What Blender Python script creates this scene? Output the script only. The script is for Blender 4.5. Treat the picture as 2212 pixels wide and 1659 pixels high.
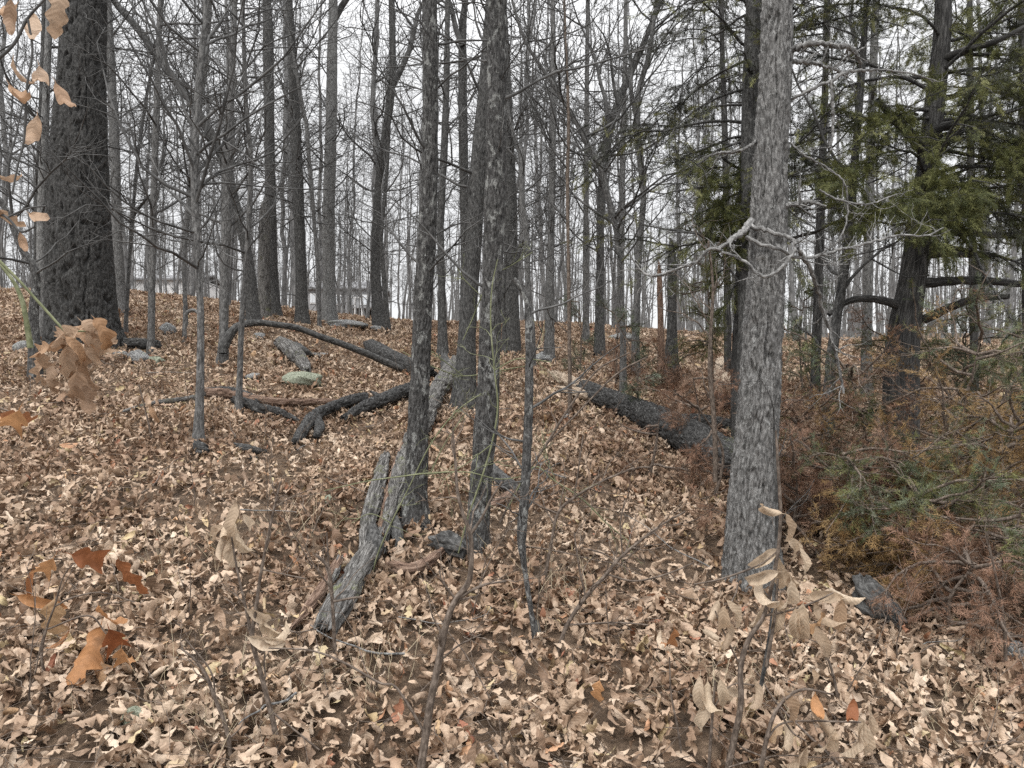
import bpy, math, random
import numpy as np
from mathutils import Vector, Matrix, Euler

SC = bpy.context.scene
for o in list(bpy.data.objects):
    bpy.data.objects.remove(o)

# ------------------------------------------------------------------ camera, sky, sun, exposure
CAM_Z = 1.6
F = 1703.0                      # focal length in the 2212 x 1659 measuring grid of the photograph
cam = bpy.data.cameras.new("camera")
cam.sensor_width = 36.0
cam.lens = 36.0 * F / 2212.0
cam.clip_start = 0.05
cam.clip_end = 1500
camo = bpy.data.objects.new("camera", cam)
camo.location = (0, 0, CAM_Z)
camo.rotation_euler = (math.radians(90), 0, 0)
SC.collection.objects.link(camo)
SC.camera = camo

world = bpy.data.worlds.new("World")
SC.world = world
world.use_nodes = True
SUN_EL, SUN_AZ = math.radians(52), math.radians(-150)
wn, wl = world.node_tree.nodes, world.node_tree.links
wn.clear()
w_out = wn.new("ShaderNodeOutputWorld")
w_bg = wn.new("ShaderNodeBackground")
w_sky = wn.new("ShaderNodeTexSky")
w_sky.sky_type = 'NISHITA'
w_sky.sun_disc = False
w_sky.sun_elevation = SUN_EL
w_sky.sun_rotation = SUN_AZ
w_bw = wn.new("ShaderNodeHueSaturation")
w_bw.inputs["Saturation"].default_value = 0.12
wl.new(w_sky.outputs[0], w_bw.inputs["Color"])
w_sc = wn.new("ShaderNodeVectorMath"); w_sc.operation = 'SCALE'
w_sc.inputs["Scale"].default_value = 0.05
wl.new(w_bw.outputs[0], w_sc.inputs[0])
# cloud deck: even overcast, brighter overhead than at the horizon
w_tc = wn.new("ShaderNodeTexCoord")
w_sep = wn.new("ShaderNodeSeparateXYZ")
wl.new(w_tc.outputs["Generated"], w_sep.inputs[0])
w_ab = wn.new("ShaderNodeMath"); w_ab.operation = 'MAXIMUM'; w_ab.inputs[1].default_value = 0.0
wl.new(w_sep.outputs["Z"], w_ab.inputs[0])
w_pw = wn.new("ShaderNodeMath"); w_pw.operation = 'POWER'; w_pw.inputs[1].default_value = 2.4
wl.new(w_ab.outputs[0], w_pw.inputs[0])
w_ma = wn.new("ShaderNodeMath"); w_ma.operation = 'MULTIPLY_ADD'
w_ma.inputs[1].default_value = 2.9; w_ma.inputs[2].default_value = 0.52
wl.new(w_pw.outputs[0], w_ma.inputs[0])
w_cl = wn.new("ShaderNodeTexNoise"); w_cl.inputs["Scale"].default_value = 3.5; w_cl.inputs["Detail"].default_value = 5
wl.new(w_tc.outputs["Generated"], w_cl.inputs["Vector"])
w_cm = wn.new("ShaderNodeMapRange"); w_cm.inputs[1].default_value = .3; w_cm.inputs[2].default_value = .7; w_cm.inputs[3].default_value = .9; w_cm.inputs[4].default_value = 1.08
wl.new(w_cl.outputs[0], w_cm.inputs[0])
w_mm = wn.new("ShaderNodeMath"); w_mm.operation = 'MULTIPLY'
wl.new(w_ma.outputs[0], w_mm.inputs[0]); wl.new(w_cm.outputs[0], w_mm.inputs[1])
w_col = wn.new("ShaderNodeVectorMath"); w_col.operation = 'SCALE'
w_col.inputs[0].default_value = (0.985, 0.99, 1.0)
wl.new(w_mm.outputs[0], w_col.inputs["Scale"])
w_add = wn.new("ShaderNodeVectorMath"); w_add.operation = 'ADD'
wl.new(w_col.outputs[0], w_add.inputs[0]); wl.new(w_sc.outputs[0], w_add.inputs[1])
wl.new(w_add.outputs[0], w_bg.inputs["Color"])
w_bg.inputs["Strength"].default_value = 1.0
wl.new(w_bg.outputs[0], w_out.inputs[0])

sun = bpy.data.lights.new("sun", 'SUN')
sun.energy = 1.5
sun.angle = math.radians(10)
sun.color = (1.0, 0.97, 0.92)
suno = bpy.data.objects.new("sun", sun)
sd = Vector((math.sin(SUN_AZ) * math.cos(SUN_EL), math.cos(SUN_AZ) * math.cos(SUN_EL), math.sin(SUN_EL)))
suno.rotation_euler = sd.to_track_quat('Z', 'Y').to_euler()
suno.location = (0, 0, 30)
SC.collection.objects.link(suno)

SC.view_settings.view_transform = 'Standard'
SC.view_settings.look = 'None'
SC.view_settings.gamma = 1.0
SC.view_settings.exposure = 0.28
SC.view_settings.use_curve_mapping = False
SC.cycles.max_bounces = 6
SC.cycles.diffuse_bounces = 3
SC.cycles.glossy_bounces = 2
SC.cycles.transmission_bounces = 4
SC.cycles.transparent_max_bounces = 8
SC.cycles.use_denoising = False

# ------------------------------------------------------------------ helpers
rng = np.random.default_rng(7)
random.seed(7)
COL = SC.collection


def smooth(t):
    t = np.clip(t, 0, 1)
    return t * t * (3 - 2 * t)


_py = np.array([-8, 0, 3, 3.9, 5, 6.5, 8.8, 11.5, 15, 19, 22, 30, 45, 60, 90, 140, 260, 600.])
_pz = np.array([-1.6, -.49, .14, .33, .547, .81, 1.2, 1.68, 2.36, 2.97, 3.26, 3.86, 5.04, 6.2, 8.55, 12.0, 18, 30.])
_yy = np.arange(-8, 600, 0.1)
_zz = np.interp(_yy, _py, _pz)
_k = np.exp(-0.5 * (np.arange(-40, 41) / 8.0) ** 2); _k /= _k.sum()
_zs = np.convolve(np.pad(_zz, 40, mode='edge'), _k, mode='valid')
_zs[:60] = _zz[:60]; _zs[-60:] = _zz[-60:]


def ground(x, y):
    x = np.asarray(x, float); y = np.asarray(y, float)
    z = np.interp(y, _yy, _zs)
    yc = np.maximum(y, 1.0)
    lf = smooth((-x / yc - 0.06) / 0.5) * 0.046 * np.minimum(yc, 19)
    rt = smooth((x / yc) / 0.40) * 0.022 * np.minimum(yc, 60)
    z = z + lf - rt
    w = np.clip((y - 1) / 3, 0, 1)
    z = z + w * (0.035 * np.sin(x * 1.7 + y * 0.6) * np.sin(y * 1.3 + 0.7) + 0.022 * np.sin(x * 3.9 + 1.3) * np.sin(y * 3.1 + x))
    return z


def P(X, Y, d):
    """A place at distance d in front of the camera, seen at (X, Y) of the measuring grid."""
    return np.array([(X - 1106.0) / F * d, d, CAM_Z - (Y - 829.5) / F * d])


def hit(X, Y, up=0.0):
    """Distance at which the sight line through (X, Y) meets the ground."""
    d = np.arange(1.2, 60, 0.02)
    px = (X - 1106.0) / F * d
    pz = CAM_Z - (Y - 829.5) / F * d
    below = np.nonzero(pz <= ground(px, d) + up)[0]
    return float(d[below[0]]) if len(below) else 24.0


def _h(i, j, k):
    n = (i * 374761393 + j * 668265263 + k * 1274126177) & 0xFFFFFFFF
    n = ((n ^ (n >> 13)) * 1103515245) & 0xFFFFFFFF
    n = (n ^ (n >> 16)) & 0xFFFF
    return n / 65535.0


def vn(x, y, z):
    """value noise in 0..1"""
    x = np.asarray(x, float) + 1000; y = np.asarray(y, float) + 1000; z = np.asarray(z, float) + 1000
    i, j, k = np.floor(x).astype(np.int64), np.floor(y).astype(np.int64), np.floor(z).astype(np.int64)
    fx, fy, fz = x - i, y - j, z - k
    fx, fy, fz = fx * fx * (3 - 2 * fx), fy * fy * (3 - 2 * fy), fz * fz * (3 - 2 * fz)
    r = 0
    for a in (0, 1):
        for b in (0, 1):
            for c in (0, 1):
                r = r + _h(i + a, j + b, k + c) * (fx if a else 1 - fx) * (fy if b else 1 - fy) * (fz if c else 1 - fz)
    return r


def mesh_np(name, V, faces, smooth_shade=True, bco=None, col=None):
    """one mesh from numpy arrays; faces is a list of (n,3) / (n,4) index arrays"""
    V = np.asarray(V, np.float32).reshape(-1, 3)
    faces = [np.asarray(f, np.int32) for f in faces if len(f)]
    loops = np.concatenate([f.ravel() for f in faces])
    tot = np.concatenate([np.full(len(f), f.shape[1], np.int32) for f in faces])
    st = np.concatenate([[0], np.cumsum(tot)[:-1]]).astype(np.int32)
    me = bpy.data.meshes.new(name)
    me.vertices.add(len(V)); me.vertices.foreach_set("co", V.ravel())
    me.loops.add(len(loops)); me.loops.foreach_set("vertex_index", loops)
    me.polygons.add(len(tot)); me.polygons.foreach_set("loop_start", st)
    me.polygons.foreach_set("loop_total", tot)
    me.polygons.foreach_set("use_smooth", np.full(len(tot), smooth_shade))
    if bco is not None:
        a = me.attributes.new("bco", 'FLOAT_VECTOR', 'POINT')
        a.data.foreach_set("vector", np.asarray(bco, np.float32).ravel())
    if col is not None:
        a = me.attributes.new("col", 'FLOAT_COLOR', 'POINT')
        c = np.ones((len(V), 4), np.float32); c[:, :3] = col
        a.data.foreach_set("color", c.ravel())
    me.update(calc_edges=True)
    return me


def put(name, me, mat=None, parent=None):
    if mat is not None and not len(me.materials):
        me.materials.append(mat)
    o = bpy.data.objects.new(name, me)
    COL.objects.link(o)
    if parent is not None:
        o.parent = parent
        o.matrix_parent_inverse = Matrix.Translation(-parent.location)
    return o


def tag(o, label, cat, group=None, kind=None):
    o["label"] = label
    o["category"] = cat
    if group: o["group"] = group
    if kind: o["kind"] = kind
    return o


def thing(name, label, cat, loc=(0, 0, 0), group=None):
    o = bpy.data.objects.new(name, None)
    o.empty_display_size = 0.1
    o.location = [float(v) for v in loc]
    COL.objects.link(o)
    return tag(o, label, cat, group)


def tubes(Pn, Rn, k):
    """many polylines at once: Pn (M,N,3), Rn (M,N) -> verts, quads"""
    Pn = np.asarray(Pn, float); Rn = np.asarray(Rn, float)
    M, N = Rn.shape
    T = np.gradient(Pn, axis=1)
    T /= np.linalg.norm(T, axis=2, keepdims=True) + 1e-9
    ref = np.zeros_like(T)
    up = np.abs(T[:, :, 2]).mean(1) > 0.75
    ref[up, :, 0] = 1; ref[~up, :, 2] = 1
    U = np.cross(T, ref); U /= np.linalg.norm(U, axis=2, keepdims=True) + 1e-9
    W = np.cross(T, U)
    th = np.arange(k) * 2 * math.pi / k
    V = Pn[:, :, None, :] + Rn[:, :, None, None] * (U[:, :, None, :] * np.cos(th)[None, None, :, None] + W[:, :, None, :] * np.sin(th)[None, None, :, None])
    m = np.arange(M)[:, None, None] * N * k
    n = np.arange(N - 1)[None, :, None] * k
    a = np.arange(k)[None, None, :]; b = (a + 1) % k
    Q = np.stack([m + n + a, m + n + b, m + n + k + b, m + n + k + a], -1).reshape(-1, 4)
    return V.reshape(-1, 3), Q


class Tubes:
    def __init__(s): s.V = []; s.Q = []; s.n = 0; s.B = []
    def add(s, Pn, Rn, k):
        Pn = np.asarray(Pn, float)
        if Pn.ndim == 2: Pn = Pn[None]; Rn = np.asarray(Rn)[None]
        V, Q = tubes(Pn, Rn, k)
        s.V.append(V); s.Q.append(Q + s.n); s.n += len(V)
    def mesh(s, name, smooth_shade=True):
        V = np.concatenate(s.V)
        return mesh_np(name, V, [np.concatenate(s.Q)], smooth_shade, bco=V)


def catmull(p, n):
    """resample control points p (m, c) to n points by a Catmull-Rom spline, even in arc length"""
    p = np.asarray(p, float)
    if len(p) == 2:
        t = np.linspace(0, 1, n)[:, None]
        return p[0] * (1 - t) + p[1] * t
    q = np.vstack([2 * p[0] - p[1], p, 2 * p[-1] - p[-2]])
    out = []
    for i in range(len(p) - 1):
        a, b, c, d = q[i:i + 4]
        t = np.linspace(0, 1, 24, endpoint=False)[:, None]
        out.append(0.5 * ((2 * b) + (-a + c) * t + (2 * a - 5 * b + 4 * c - d) * t ** 2 + (-a + 3 * b - 3 * c + d) * t ** 3))
    out = np.vstack(out + [p[-1:]])
    L = np.concatenate([[0], np.cumsum(np.linalg.norm(np.diff(out[:, :3], axis=0), axis=1))])
    s = np.linspace(0, L[-1], n)
    return np.stack([np.interp(s, L, out[:, c]) for c in range(out.shape[1])], 1)


def ridged(cx, sx, s, cell, length, wrp, seed):
    """long interlaced ridges with narrow furrows between; 0 in the furrow, 1 on the ridge"""
    u = wrp * (vn(cx / (cell * 2.3) + seed, sx / (cell * 2.3), s / (length * .5)) - .5)
    v = wrp * (vn(cx / (cell * 2.1) - seed, sx / (cell * 2.1) + 5, s / (length * .6)) - .5)
    a = vn((cx + u) / cell + seed * 1.7, (sx + v) / cell, s / length + (cx - sx) * 1.3)
    b = vn((cx + v) / (cell * .55) - seed, (sx - u) / (cell * .55), s / (length * .45))
    return np.abs(a * 2 - 1) * .75 + np.abs(b * 2 - 1) * .25


def bark_oak(cx, sx, s):
    f = ridged(cx, sx, s, .07, .48, .09, 3)
    crack = np.abs(vn(cx / .06 + 31, sx / .06, s / .085 + 2 * vn(cx / .05, sx / .05, s / .2)) * 2 - 1)
    d = smooth((f - .05) / .15) * (.6 + .4 * smooth(crack / .16))
    return .062 * d - .060 + .014 * (vn(cx / .016, sx / .016, s / .022) - .5)


def bark_shag(cx, sx, s):
    f = ridged(cx, sx, s, .050, .34, .05, 7)
    n = vn(cx / .05 + 3, sx / .05, s / .5)
    ph = s / .26 + 6 * n
    lift = (ph - np.floor(ph)) ** 4
    d = smooth((f - .05) / .09)
    g = ridged(cx, sx, s, .019, .11, .02, 11)
    return .019 * d - .028 + .013 * lift * d + .007 * smooth((g - .04) / .09) + .005 * (vn(cx / .007, sx / .007, s / .018) - .5)


def bark_lichen(cx, sx, s):
    f = ridged(cx, sx, s, .021, .065, .03, 5)
    return .0115 * smooth((f - .05) / .13) - .011 + .005 * (vn(cx / .007, sx / .007, s / .01) - .5) + .012 * (vn(cx / .09, sx / .09, s / .2) - .5)


def bark_plain(cx, sx, s):
    f = ridged(cx, sx, s, .036, .15, .05, 9)
    return .014 * smooth((f - .05) / .16) - .013 + .012 * (vn(cx / .09, sx / .09, s / .35) - .5)


def trunk_mesh(name, pts, rad, k, disp=None, seed=0, ends=False):
    """a tapered trunk through pts (n,3) with real bark relief; bark coordinates ride along"""
    pts = np.asarray(pts, float); n = len(pts)
    T = np.gradient(pts, axis=0); T /= np.linalg.norm(T, axis=1, keepdims=True)
    if np.abs(T[:, 2]).mean() > 0.5:
        ref = np.tile([0., 1., 0.], (n, 1))
    else:
        ref = np.tile([0., 0., 1.], (n, 1))
    U = np.cross(T, ref); U /= np.linalg.norm(U, axis=1, keepdims=True) + 1e-9
    W = np.cross(T, U)
    s = np.concatenate([[0], np.cumsum(np.linalg.norm(np.diff(pts, axis=0), axis=1))])
    th = np.arange(k) * 2 * math.pi / k
    c, sn = np.cos(th)[None, :], np.sin(th)[None, :]
    r = np.asarray(rad)[:, None] * np.ones((1, k))
    bx, by, bs = c * r, sn * r, s[:, None] * np.ones((1, k))
    off = seed * 3.17
    if disp is not None:
        r = np.maximum(r + disp(bx + off, by + off * .7, bs + off) * np.clip(r / .065, .12, 1), 0.002)
    V = pts[:, None, :] + r[..., None] * (U[:, None, :] * c[..., None] + W[:, None, :] * sn[..., None])
    B = np.stack([bx + off, by, bs], -1)
    a = np.arange(k)[None, :]; b = (a + 1) % k; m = np.arange(n - 1)[:, None] * k
    Q = np.stack([m + a, m + b, m + k + b, m + k + a], -1).reshape(-1, 4)
    V = V.reshape(-1, 3); B = B.reshape(-1, 3)
    fs = [Q]
    if ends:
        e0, e1 = len(V), len(V) + 1
        V = np.vstack([V, pts[0] + T[0] * rad[0] * .25, pts[-1] - T[-1] * rad[-1] * .25])
        B = np.vstack([B, [off, 0, 0], [off, 0, s[-1]]])
        kk = np.arange(k)
        fs.append(np.stack([np.full(k, e0), (kk + 1) % k, kk], 1))
        base = (n - 1) * k
        fs.append(np.stack([np.full(k, e1), base + kk, base + (kk + 1) % k], 1))
    return mesh_np(name, V, fs, True, bco=B)


def nrm(v): return v / (np.linalg.norm(v) + 1e-9)


def limb(start, dr, length, n, wig, lift):
    """crooked polyline"""
    p = [np.array(start, float)]; d = nrm(np.array(dr, float)); st = length / (n - 1)
    for i in range(n - 1):
        d = nrm(d + rng.normal(0, wig, 3) + np.array([0, 0, lift]))
        p.append(p[-1] + d * st)
    return np.array(p)


def perp(d, ang):
    """a direction leaning ang away from d, random side"""
    a = nrm(np.cross(d, rng.normal(0, 1, 3)))
    return nrm(d * math.cos(ang) + a * math.sin(ang))


def twigs(bases, lev=2, dens=3.0, wig=0.22, lift=0.05, rmin=0.0035, k0=5, minlen=0.25):
    """branches, side branches and twigs grown from bases = [(point, direction, length, radius)] -> Tubes"""
    TB = Tubes()
    cur = bases
    for L in range(lev + 1):
        n = (9, 6, 5, 4)[L]
        if not cur: break
        Ps, Rs, nxt = [], [], []
        for (p, d, ln, r) in cur:
            pl = limb(p, d, ln, n, wig * (1 if L else .8), lift)
            t = np.linspace(0, 1, n)
            Ps.append(pl); Rs.append(np.maximum(r * (1 - .8 * t), rmin * .6))
            if L < lev and ln > minlen:
                m = rng.poisson(max(dens * ln ** .6, .8)) + (1 if L == 0 else 0)
                for _ in range(m):
                    f = rng.uniform(.18, .97)
                    i = min(int(f * (n - 1)), n - 2); fr = f * (n - 1) - i
                    q = pl[i] * (1 - fr) + pl[i + 1] * fr
                    dd = perp(nrm(pl[i + 1] - pl[i]), rng.uniform(.5, 1.1))
                    nxt.append((q, dd, ln * rng.uniform(.25, .6) * (1.15 - .6 * f), max(r * (1 - .8 * f) * .6, rmin)))
        TB.add(np.array(Ps), np.array(Rs), (k0, 4, 3, 3)[L])
        cur = nxt
    return TB
# ------------------------------------------------------------------ materials
def newmat(name):
    m = bpy.data.materials.new(name); m.use_nodes = True
    nt = m.node_tree; nt.nodes.clear()
    out = nt.nodes.new("ShaderNodeOutputMaterial")
    b = nt.nodes.new("ShaderNodeBsdfPrincipled")
    b.inputs["Roughness"].default_value = 0.85
    b.inputs["Specular IOR Level"].default_value = 0.25
    nt.links.new(b.outputs[0], out.inputs[0])
    return m, nt.nodes, nt.links, b, out


def ramp(nodes, stops, interp='LINEAR'):
    r = nodes.new("ShaderNodeValToRGB"); e = r.color_ramp; e.interpolation = interp
    while len(e.elements) < len(stops): e.elements.new(0.5)
    for el, (p, c) in zip(e.elements, stops):
        el.position = p; el.color = (*c, 1) if len(c) == 3 else c
    return r


def noise(nodes, links, vec, scale, detail=4, rough=0.6, dist=0.0):
    n = nodes.new("ShaderNodeTexNoise")
    n.inputs["Scale"].default_value = scale; n.inputs["Detail"].default_value = detail
    n.inputs["Roughness"].default_value = rough; n.inputs["Distortion"].default_value = dist
    links.new(vec, n.inputs["Vector"])
    return n


def mapped(nodes, links, src, sc):
    m = nodes.new("ShaderNodeMapping"); m.inputs["Scale"].default_value = sc
    links.new(src, m.inputs[0]); return m.outputs[0]


def mixc(nodes, links, fac, a, b):
    m = nodes.new("ShaderNodeMix"); m.data_type = 'RGBA'
    links.new(fac, m.inputs["Factor"])
    for s, v in ((m.inputs[6], a), (m.inputs[7], b)):
        if isinstance(v, tuple): s.default_value = (*v, 1)
        else: links.new(v, s)
    return m.outputs[2]


def bark_mat(name, dark, mid, light, grain=18, stretch=.18, patch=None, patch_col=(.42, .44, .42), patch_scale=9, patch_amt=(.55, .66), bump=.5, moss=None):
    m, n, l, b, out = newmat(name)
    at = n.new("ShaderNodeAttribute"); at.attribute_name = "bco"
    v = mapped(n, l, at.outputs["Vector"], (1, 1, stretch))
    n1 = noise(n, l, v, grain, 6, .65)
    r1 = ramp(n, [(.36, dark), (.5, mid), (.64, light)])
    l.new(n1.outputs[0], r1.inputs[0])
    col = r1.outputs[0]
    if patch:
        v2 = mapped(n, l, at.outputs["Vector"], (1, 1, .6))
        n2 = noise(n, l, v2, patch_scale, 8, .72, .3)
        r2 = ramp(n, [(patch_amt[0], (0, 0, 0)), (patch_amt[1], (1, 1, 1))])
        l.new(n2.outputs[0], r2.inputs[0])
        mu = n.new("ShaderNodeMath"); mu.operation = 'MULTIPLY'; mu.inputs[1].default_value = patch
        l.new(r2.outputs[0], mu.inputs[0])
        col = mixc(n, l, mu.outputs[0], col, patch_col)
    if moss:
        n3 = noise(n, l, at.outputs["Vector"], moss[1], 6, .7)
        r3 = ramp(n, [(moss[2], (0, 0, 0)), (moss[2] + .12, (1, 1, 1))])
        l.new(n3.outputs[0], r3.inputs[0])
        col = mixc(n, l, r3.outputs[0], col, moss[0])
    l.new(col, b.inputs["Base Color"])
    if bump:
        nb = noise(n, l, v, grain * 1.7, 5, .7)
        bp = n.new("ShaderNodeBump"); bp.inputs["Strength"].default_value = bump
        bp.inputs["Distance"].default_value = 0.02
        l.new(nb.outputs[0], bp.inputs["Height"]); l.new(bp.outputs[0], b.inputs["Normal"])
    return m


def flat_mat(name, c1, c2, scale=8, rough=.85, coord="Object", stretch=(1, 1, 1)):
    m, n, l, b, out = newmat(name)
    tc = n.new("ShaderNodeTexCoord")
    v = mapped(n, l, tc.outputs[coord], stretch)
    n1 = noise(n, l, v, scale, 5, .65)
    r = ramp(n, [(.35, c1), (.65, c2)])
    l.new(n1.outputs[0], r.inputs[0]); l.new(r.outputs[0], b.inputs["Base Color"])
    b.inputs["Roughness"].default_value = rough
    bp = n.new("ShaderNodeBump"); bp.inputs["Strength"].default_value = .35; bp.inputs["Distance"].default_value = .01
    l.new(n1.outputs[0], bp.inputs["Height"]); l.new(bp.outputs[0], b.inputs["Normal"])
    return m


def leaf_mat(name, stops, trans=.18, litter=False):
    m, n, l, b, out = newmat(name)
    oi = n.new("ShaderNodeObjectInfo")
    r = ramp(n, stops)
    l.new(oi.outputs["Random"], r.inputs[0])
    at = n.new("ShaderNodeAttribute"); at.attribute_name = "bco"      # x along the midrib, y across
    n1 = noise(n, l, at.outputs["Vector"], 5.0, 5, .7)
    mr = n.new("ShaderNodeMapRange"); mr.inputs[1].default_value = .25; mr.inputs[2].default_value = .75
    mr.inputs[3].default_value = .72; mr.inputs[4].default_value = 1.2
    l.new(n1.outputs[0], mr.inputs[0])
    sc = n.new("ShaderNodeVectorMath"); sc.operation = 'SCALE'
    l.new(r.outputs[0], sc.inputs[0]); l.new(mr.outputs[0], sc.inputs["Scale"])
    # brown blotches of decay
    n2 = noise(n, l, at.outputs["Vector"], 2.3, 3, .6)
    r2 = ramp(n, [(.58, (0, 0, 0)), (.70, (.55, .55, .55))])
    l.new(n2.outputs[0], r2.inputs[0])
    c2 = mixc(n, l, r2.outputs[0], sc.outputs[0], (.16, .095, .055))
    # veins: midrib and side veins in low relief
    sp = n.new("ShaderNodeSeparateXYZ"); l.new(at.outputs["Vector"], sp.inputs[0])
    ab = n.new("ShaderNodeMath"); ab.operation = 'ABSOLUTE'; l.new(sp.outputs[1], ab.inputs[0])
    ma = n.new("ShaderNodeMath"); ma.operation = 'MULTIPLY_ADD'; ma.inputs[1].default_value = -.7
    l.new(ab.outputs[0], ma.inputs[0]); l.new(sp.outputs[0], ma.inputs[2])
    mm = n.new("ShaderNodeMath"); mm.operation = 'MULTIPLY'; mm.inputs[1].default_value = 62.0; l.new(ma.outputs[0], mm.inputs[0])
    sn = n.new("ShaderNodeMath"); sn.operation = 'SINE'; l.new(mm.outputs[0], sn.inputs[0])
    bp = n.new("ShaderNodeBump"); bp.inputs["Strength"].default_value = .12; bp.inputs["Distance"].default_value = .012
    l.new(sn.outputs[0], bp.inputs["Height"])
    l.new(bp.outputs[0], b.inputs["Normal"])
    if litter:
        ge = n.new("ShaderNodeNewGeometry")
        np_ = noise(n, l, ge.outputs["Position"], .9, 5, .6)
        rp = ramp(n, [(.36, (.56, .48, .43)), (.5, (.92, .90, .88)), (.62, (1.05, 1.07, 1.08))])
        l.new(np_.outputs[0], rp.inputs[0])
        ml = n.new("ShaderNodeVectorMath"); ml.operation = 'MULTIPLY'
        l.new(c2, ml.inputs[0]); l.new(rp.outputs[0], ml.inputs[1]); c2 = ml.outputs[0]
    l.new(c2, b.inputs["Base Color"])
    b.inputs["Roughness"].default_value = .62
    b.inputs["Specular IOR Level"].default_value = .3
    tr = n.new("ShaderNodeBsdfTranslucent"); l.new(c2, tr.inputs[0])
    mx = n.new("ShaderNodeMixShader"); mx.inputs[0].default_value = trans
    l.new(b.outputs[0], mx.inputs[1]); l.new(tr.outputs[0], mx.inputs[2]); l.new(mx.outputs[0], out.inputs[0])
    return m


def col_mat(name, rough=.7, trans=.15):
    m, n, l, b, out = newmat(name)
    at = n.new("ShaderNodeAttribute"); at.attribute_name = "col"
    l.new(at.outputs["Color"], b.inputs["Base Color"]); b.inputs["Roughness"].default_value = rough
    tr = n.new("ShaderNodeBsdfTranslucent"); l.new(at.outputs["Color"], tr.inputs[0])
    mx = n.new("ShaderNodeMixShader"); mx.inputs[0].default_value = trans
    l.new(b.outputs[0], mx.inputs[1]); l.new(tr.outputs[0], mx.inputs[2]); l.new(mx.outputs[0], out.inputs[0])
    return m


M = {}
M['oak'] = bark_mat('bark_dark_oak', (.018, .0175, .017), (.045, .044, .042), (.095, .093, .09), 60, .45, bump=.7)
M['shag'] = bark_mat('bark_grey_shaggy', (.045, .044, .042), (.135, .132, .128), (.26, .256, .25), 85, .30, patch=.65, patch_col=(.36, .36, .35), patch_scale=40, patch_amt=(.55, .61), bump=.7)
M['lichen'] = bark_mat('bark_lichen', (.024, .0235, .023), (.07, .068, .066), (.14, .138, .134), 80, .35, patch=.75, patch_col=(.33, .335, .32), patch_scale=20, patch_amt=(.545, .60), bump=.9)
M['dark'] = bark_mat('bark_dark_grey', (.022, .0215, .021), (.058, .057, .055), (.12, .118, .114), 60, .35, patch=.5, patch_col=(.27, .27, .26), patch_scale=34, bump=.6)
M['grey'] = bark_mat('bark_grey', (.045, .044, .043), (.11, .108, .105), (.20, .197, .192), 60, .3, patch=.5, patch_col=(.31, .31, .30), patch_scale=30, bump=.6)
M['pale'] = bark_mat('bark_pale_grey', (.07, .069, .067), (.16, .158, .154), (.27, .267, .26), 60, .3, patch=.5, patch_scale=26, bump=.6)
M['far'] = bark_mat('bark_far', (.08, .08, .08), (.145, .144, .143), (.22, .218, .216), 14, .3, bump=0)
M['cedar'] = bark_mat('bark_cedar', (.022, .0215, .021), (.055, .053, .051), (.12, .117, .113), 70, .1, bump=.6)
M['deadbranch'] = bark_mat('dead_branch', (.08, .078, .076), (.21, .206, .2), (.37, .365, .355), 70, .3, bump=.8)
M['twig'] = bark_mat('twig', (.045, .044, .043), (.08, .079, .077), (.13, .128, .125), 6, 1, bump=0)
M['stem'] = bark_mat('sapling_stem', (.055, .042, .034), (.115, .09, .072), (.21, .17, .14), 80, .4, bump=.3)
M['vine'] = bark_mat('green_vine', (.09, .10, .055), (.16, .17, .095), (.25, .26, .17), 14, .5, bump=0)
M['log'] = bark_mat('log_bark', (.012, .0117, .0114), (.038, .037, .036), (.10, .098, .095), 80, .4, patch=.5, patch_col=(.24, .24, .23), patch_scale=40, patch_amt=(.56, .62), bump=.8)
M['rotwood'] = bark_mat('weathered_wood', (.03, .028, .026), (.14, .133, .125), (.31, .30, .285), 120, .05, patch=.85, patch_col=(.035, .033, .031), patch_scale=16, patch_amt=(.55, .62), moss=((.17, .18, .10), 5.0, .57), bump=1)
M['redwood'] = bark_mat('rotten_red_wood', (.055, .032, .023), (.18, .115, .082), (.33, .235, .18), 100, .08, bump=.9)
M['palewood'] = bark_mat('split_pale_wood', (.15, .10, .07), (.36, .28, .205), (.56, .47, .37), 90, .08, bump=.9)
M['rock'] = bark_mat('rock_lichen', (.08, .08, .08), (.22, .22, .217), (.44, .44, .43), 60, 1, patch=.6, patch_col=(.07, .067, .063), patch_scale=24, moss=((.31, .34, .25), 14.0, .58), bump=1)
M['greenrock'] = bark_mat('rock_green_lichen', (.11, .12, .085), (.25, .27, .20), (.43, .45, .36), 60, 1, patch=.6, patch_col=(.10, .09, .075), patch_scale=20, bump=1)
M['leaf'] = leaf_mat('fallen_leaf', [(0, (.40, .29, .205)), (.12, (.50, .38, .28)), (.25, (.25, .165, .11)), (.4, (.46, .335, .24)), (.52, (.60, .48, .37)),
                                     (.62, (.18, .115, .075)), (.72, (.42, .305, .22)), (.82, (.55, .425, .315)), (.93, (.36, .25, .17)), (.965, (.54, .45, .27)), (.985, (.48, .27, .16)), (1, (.32, .14, .09))], .08, True)
M['tanleaf'] = leaf_mat('hanging_tan_leaf', [(0, (.50, .39, .28)), (.3, (.60, .49, .37)), (.6, (.40, .30, .21)), (.85, (.55, .44, .32)), (1, (.42, .29, .19))], .3)
M['brownleaf'] = leaf_mat('hanging_brown_leaf', [(0, (.40, .275, .185)), (.35, (.50, .37, .265)), (.7, (.31, .20, .13)), (1, (.44, .28, .17))], .3)
M['orangeleaf'] = leaf_mat('hanging_orange_leaf', [(0, (.40, .19, .08)), (.35, (.46, .25, .12)), (.7, (.24, .085, .035)), (1, (.42, .28, .16))], .3)
M['foliage'] = col_mat('cedar_foliage')
M['grassblade'] = flat_mat('dry_grass', (.40, .33, .22), (.58, .50, .36))


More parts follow.
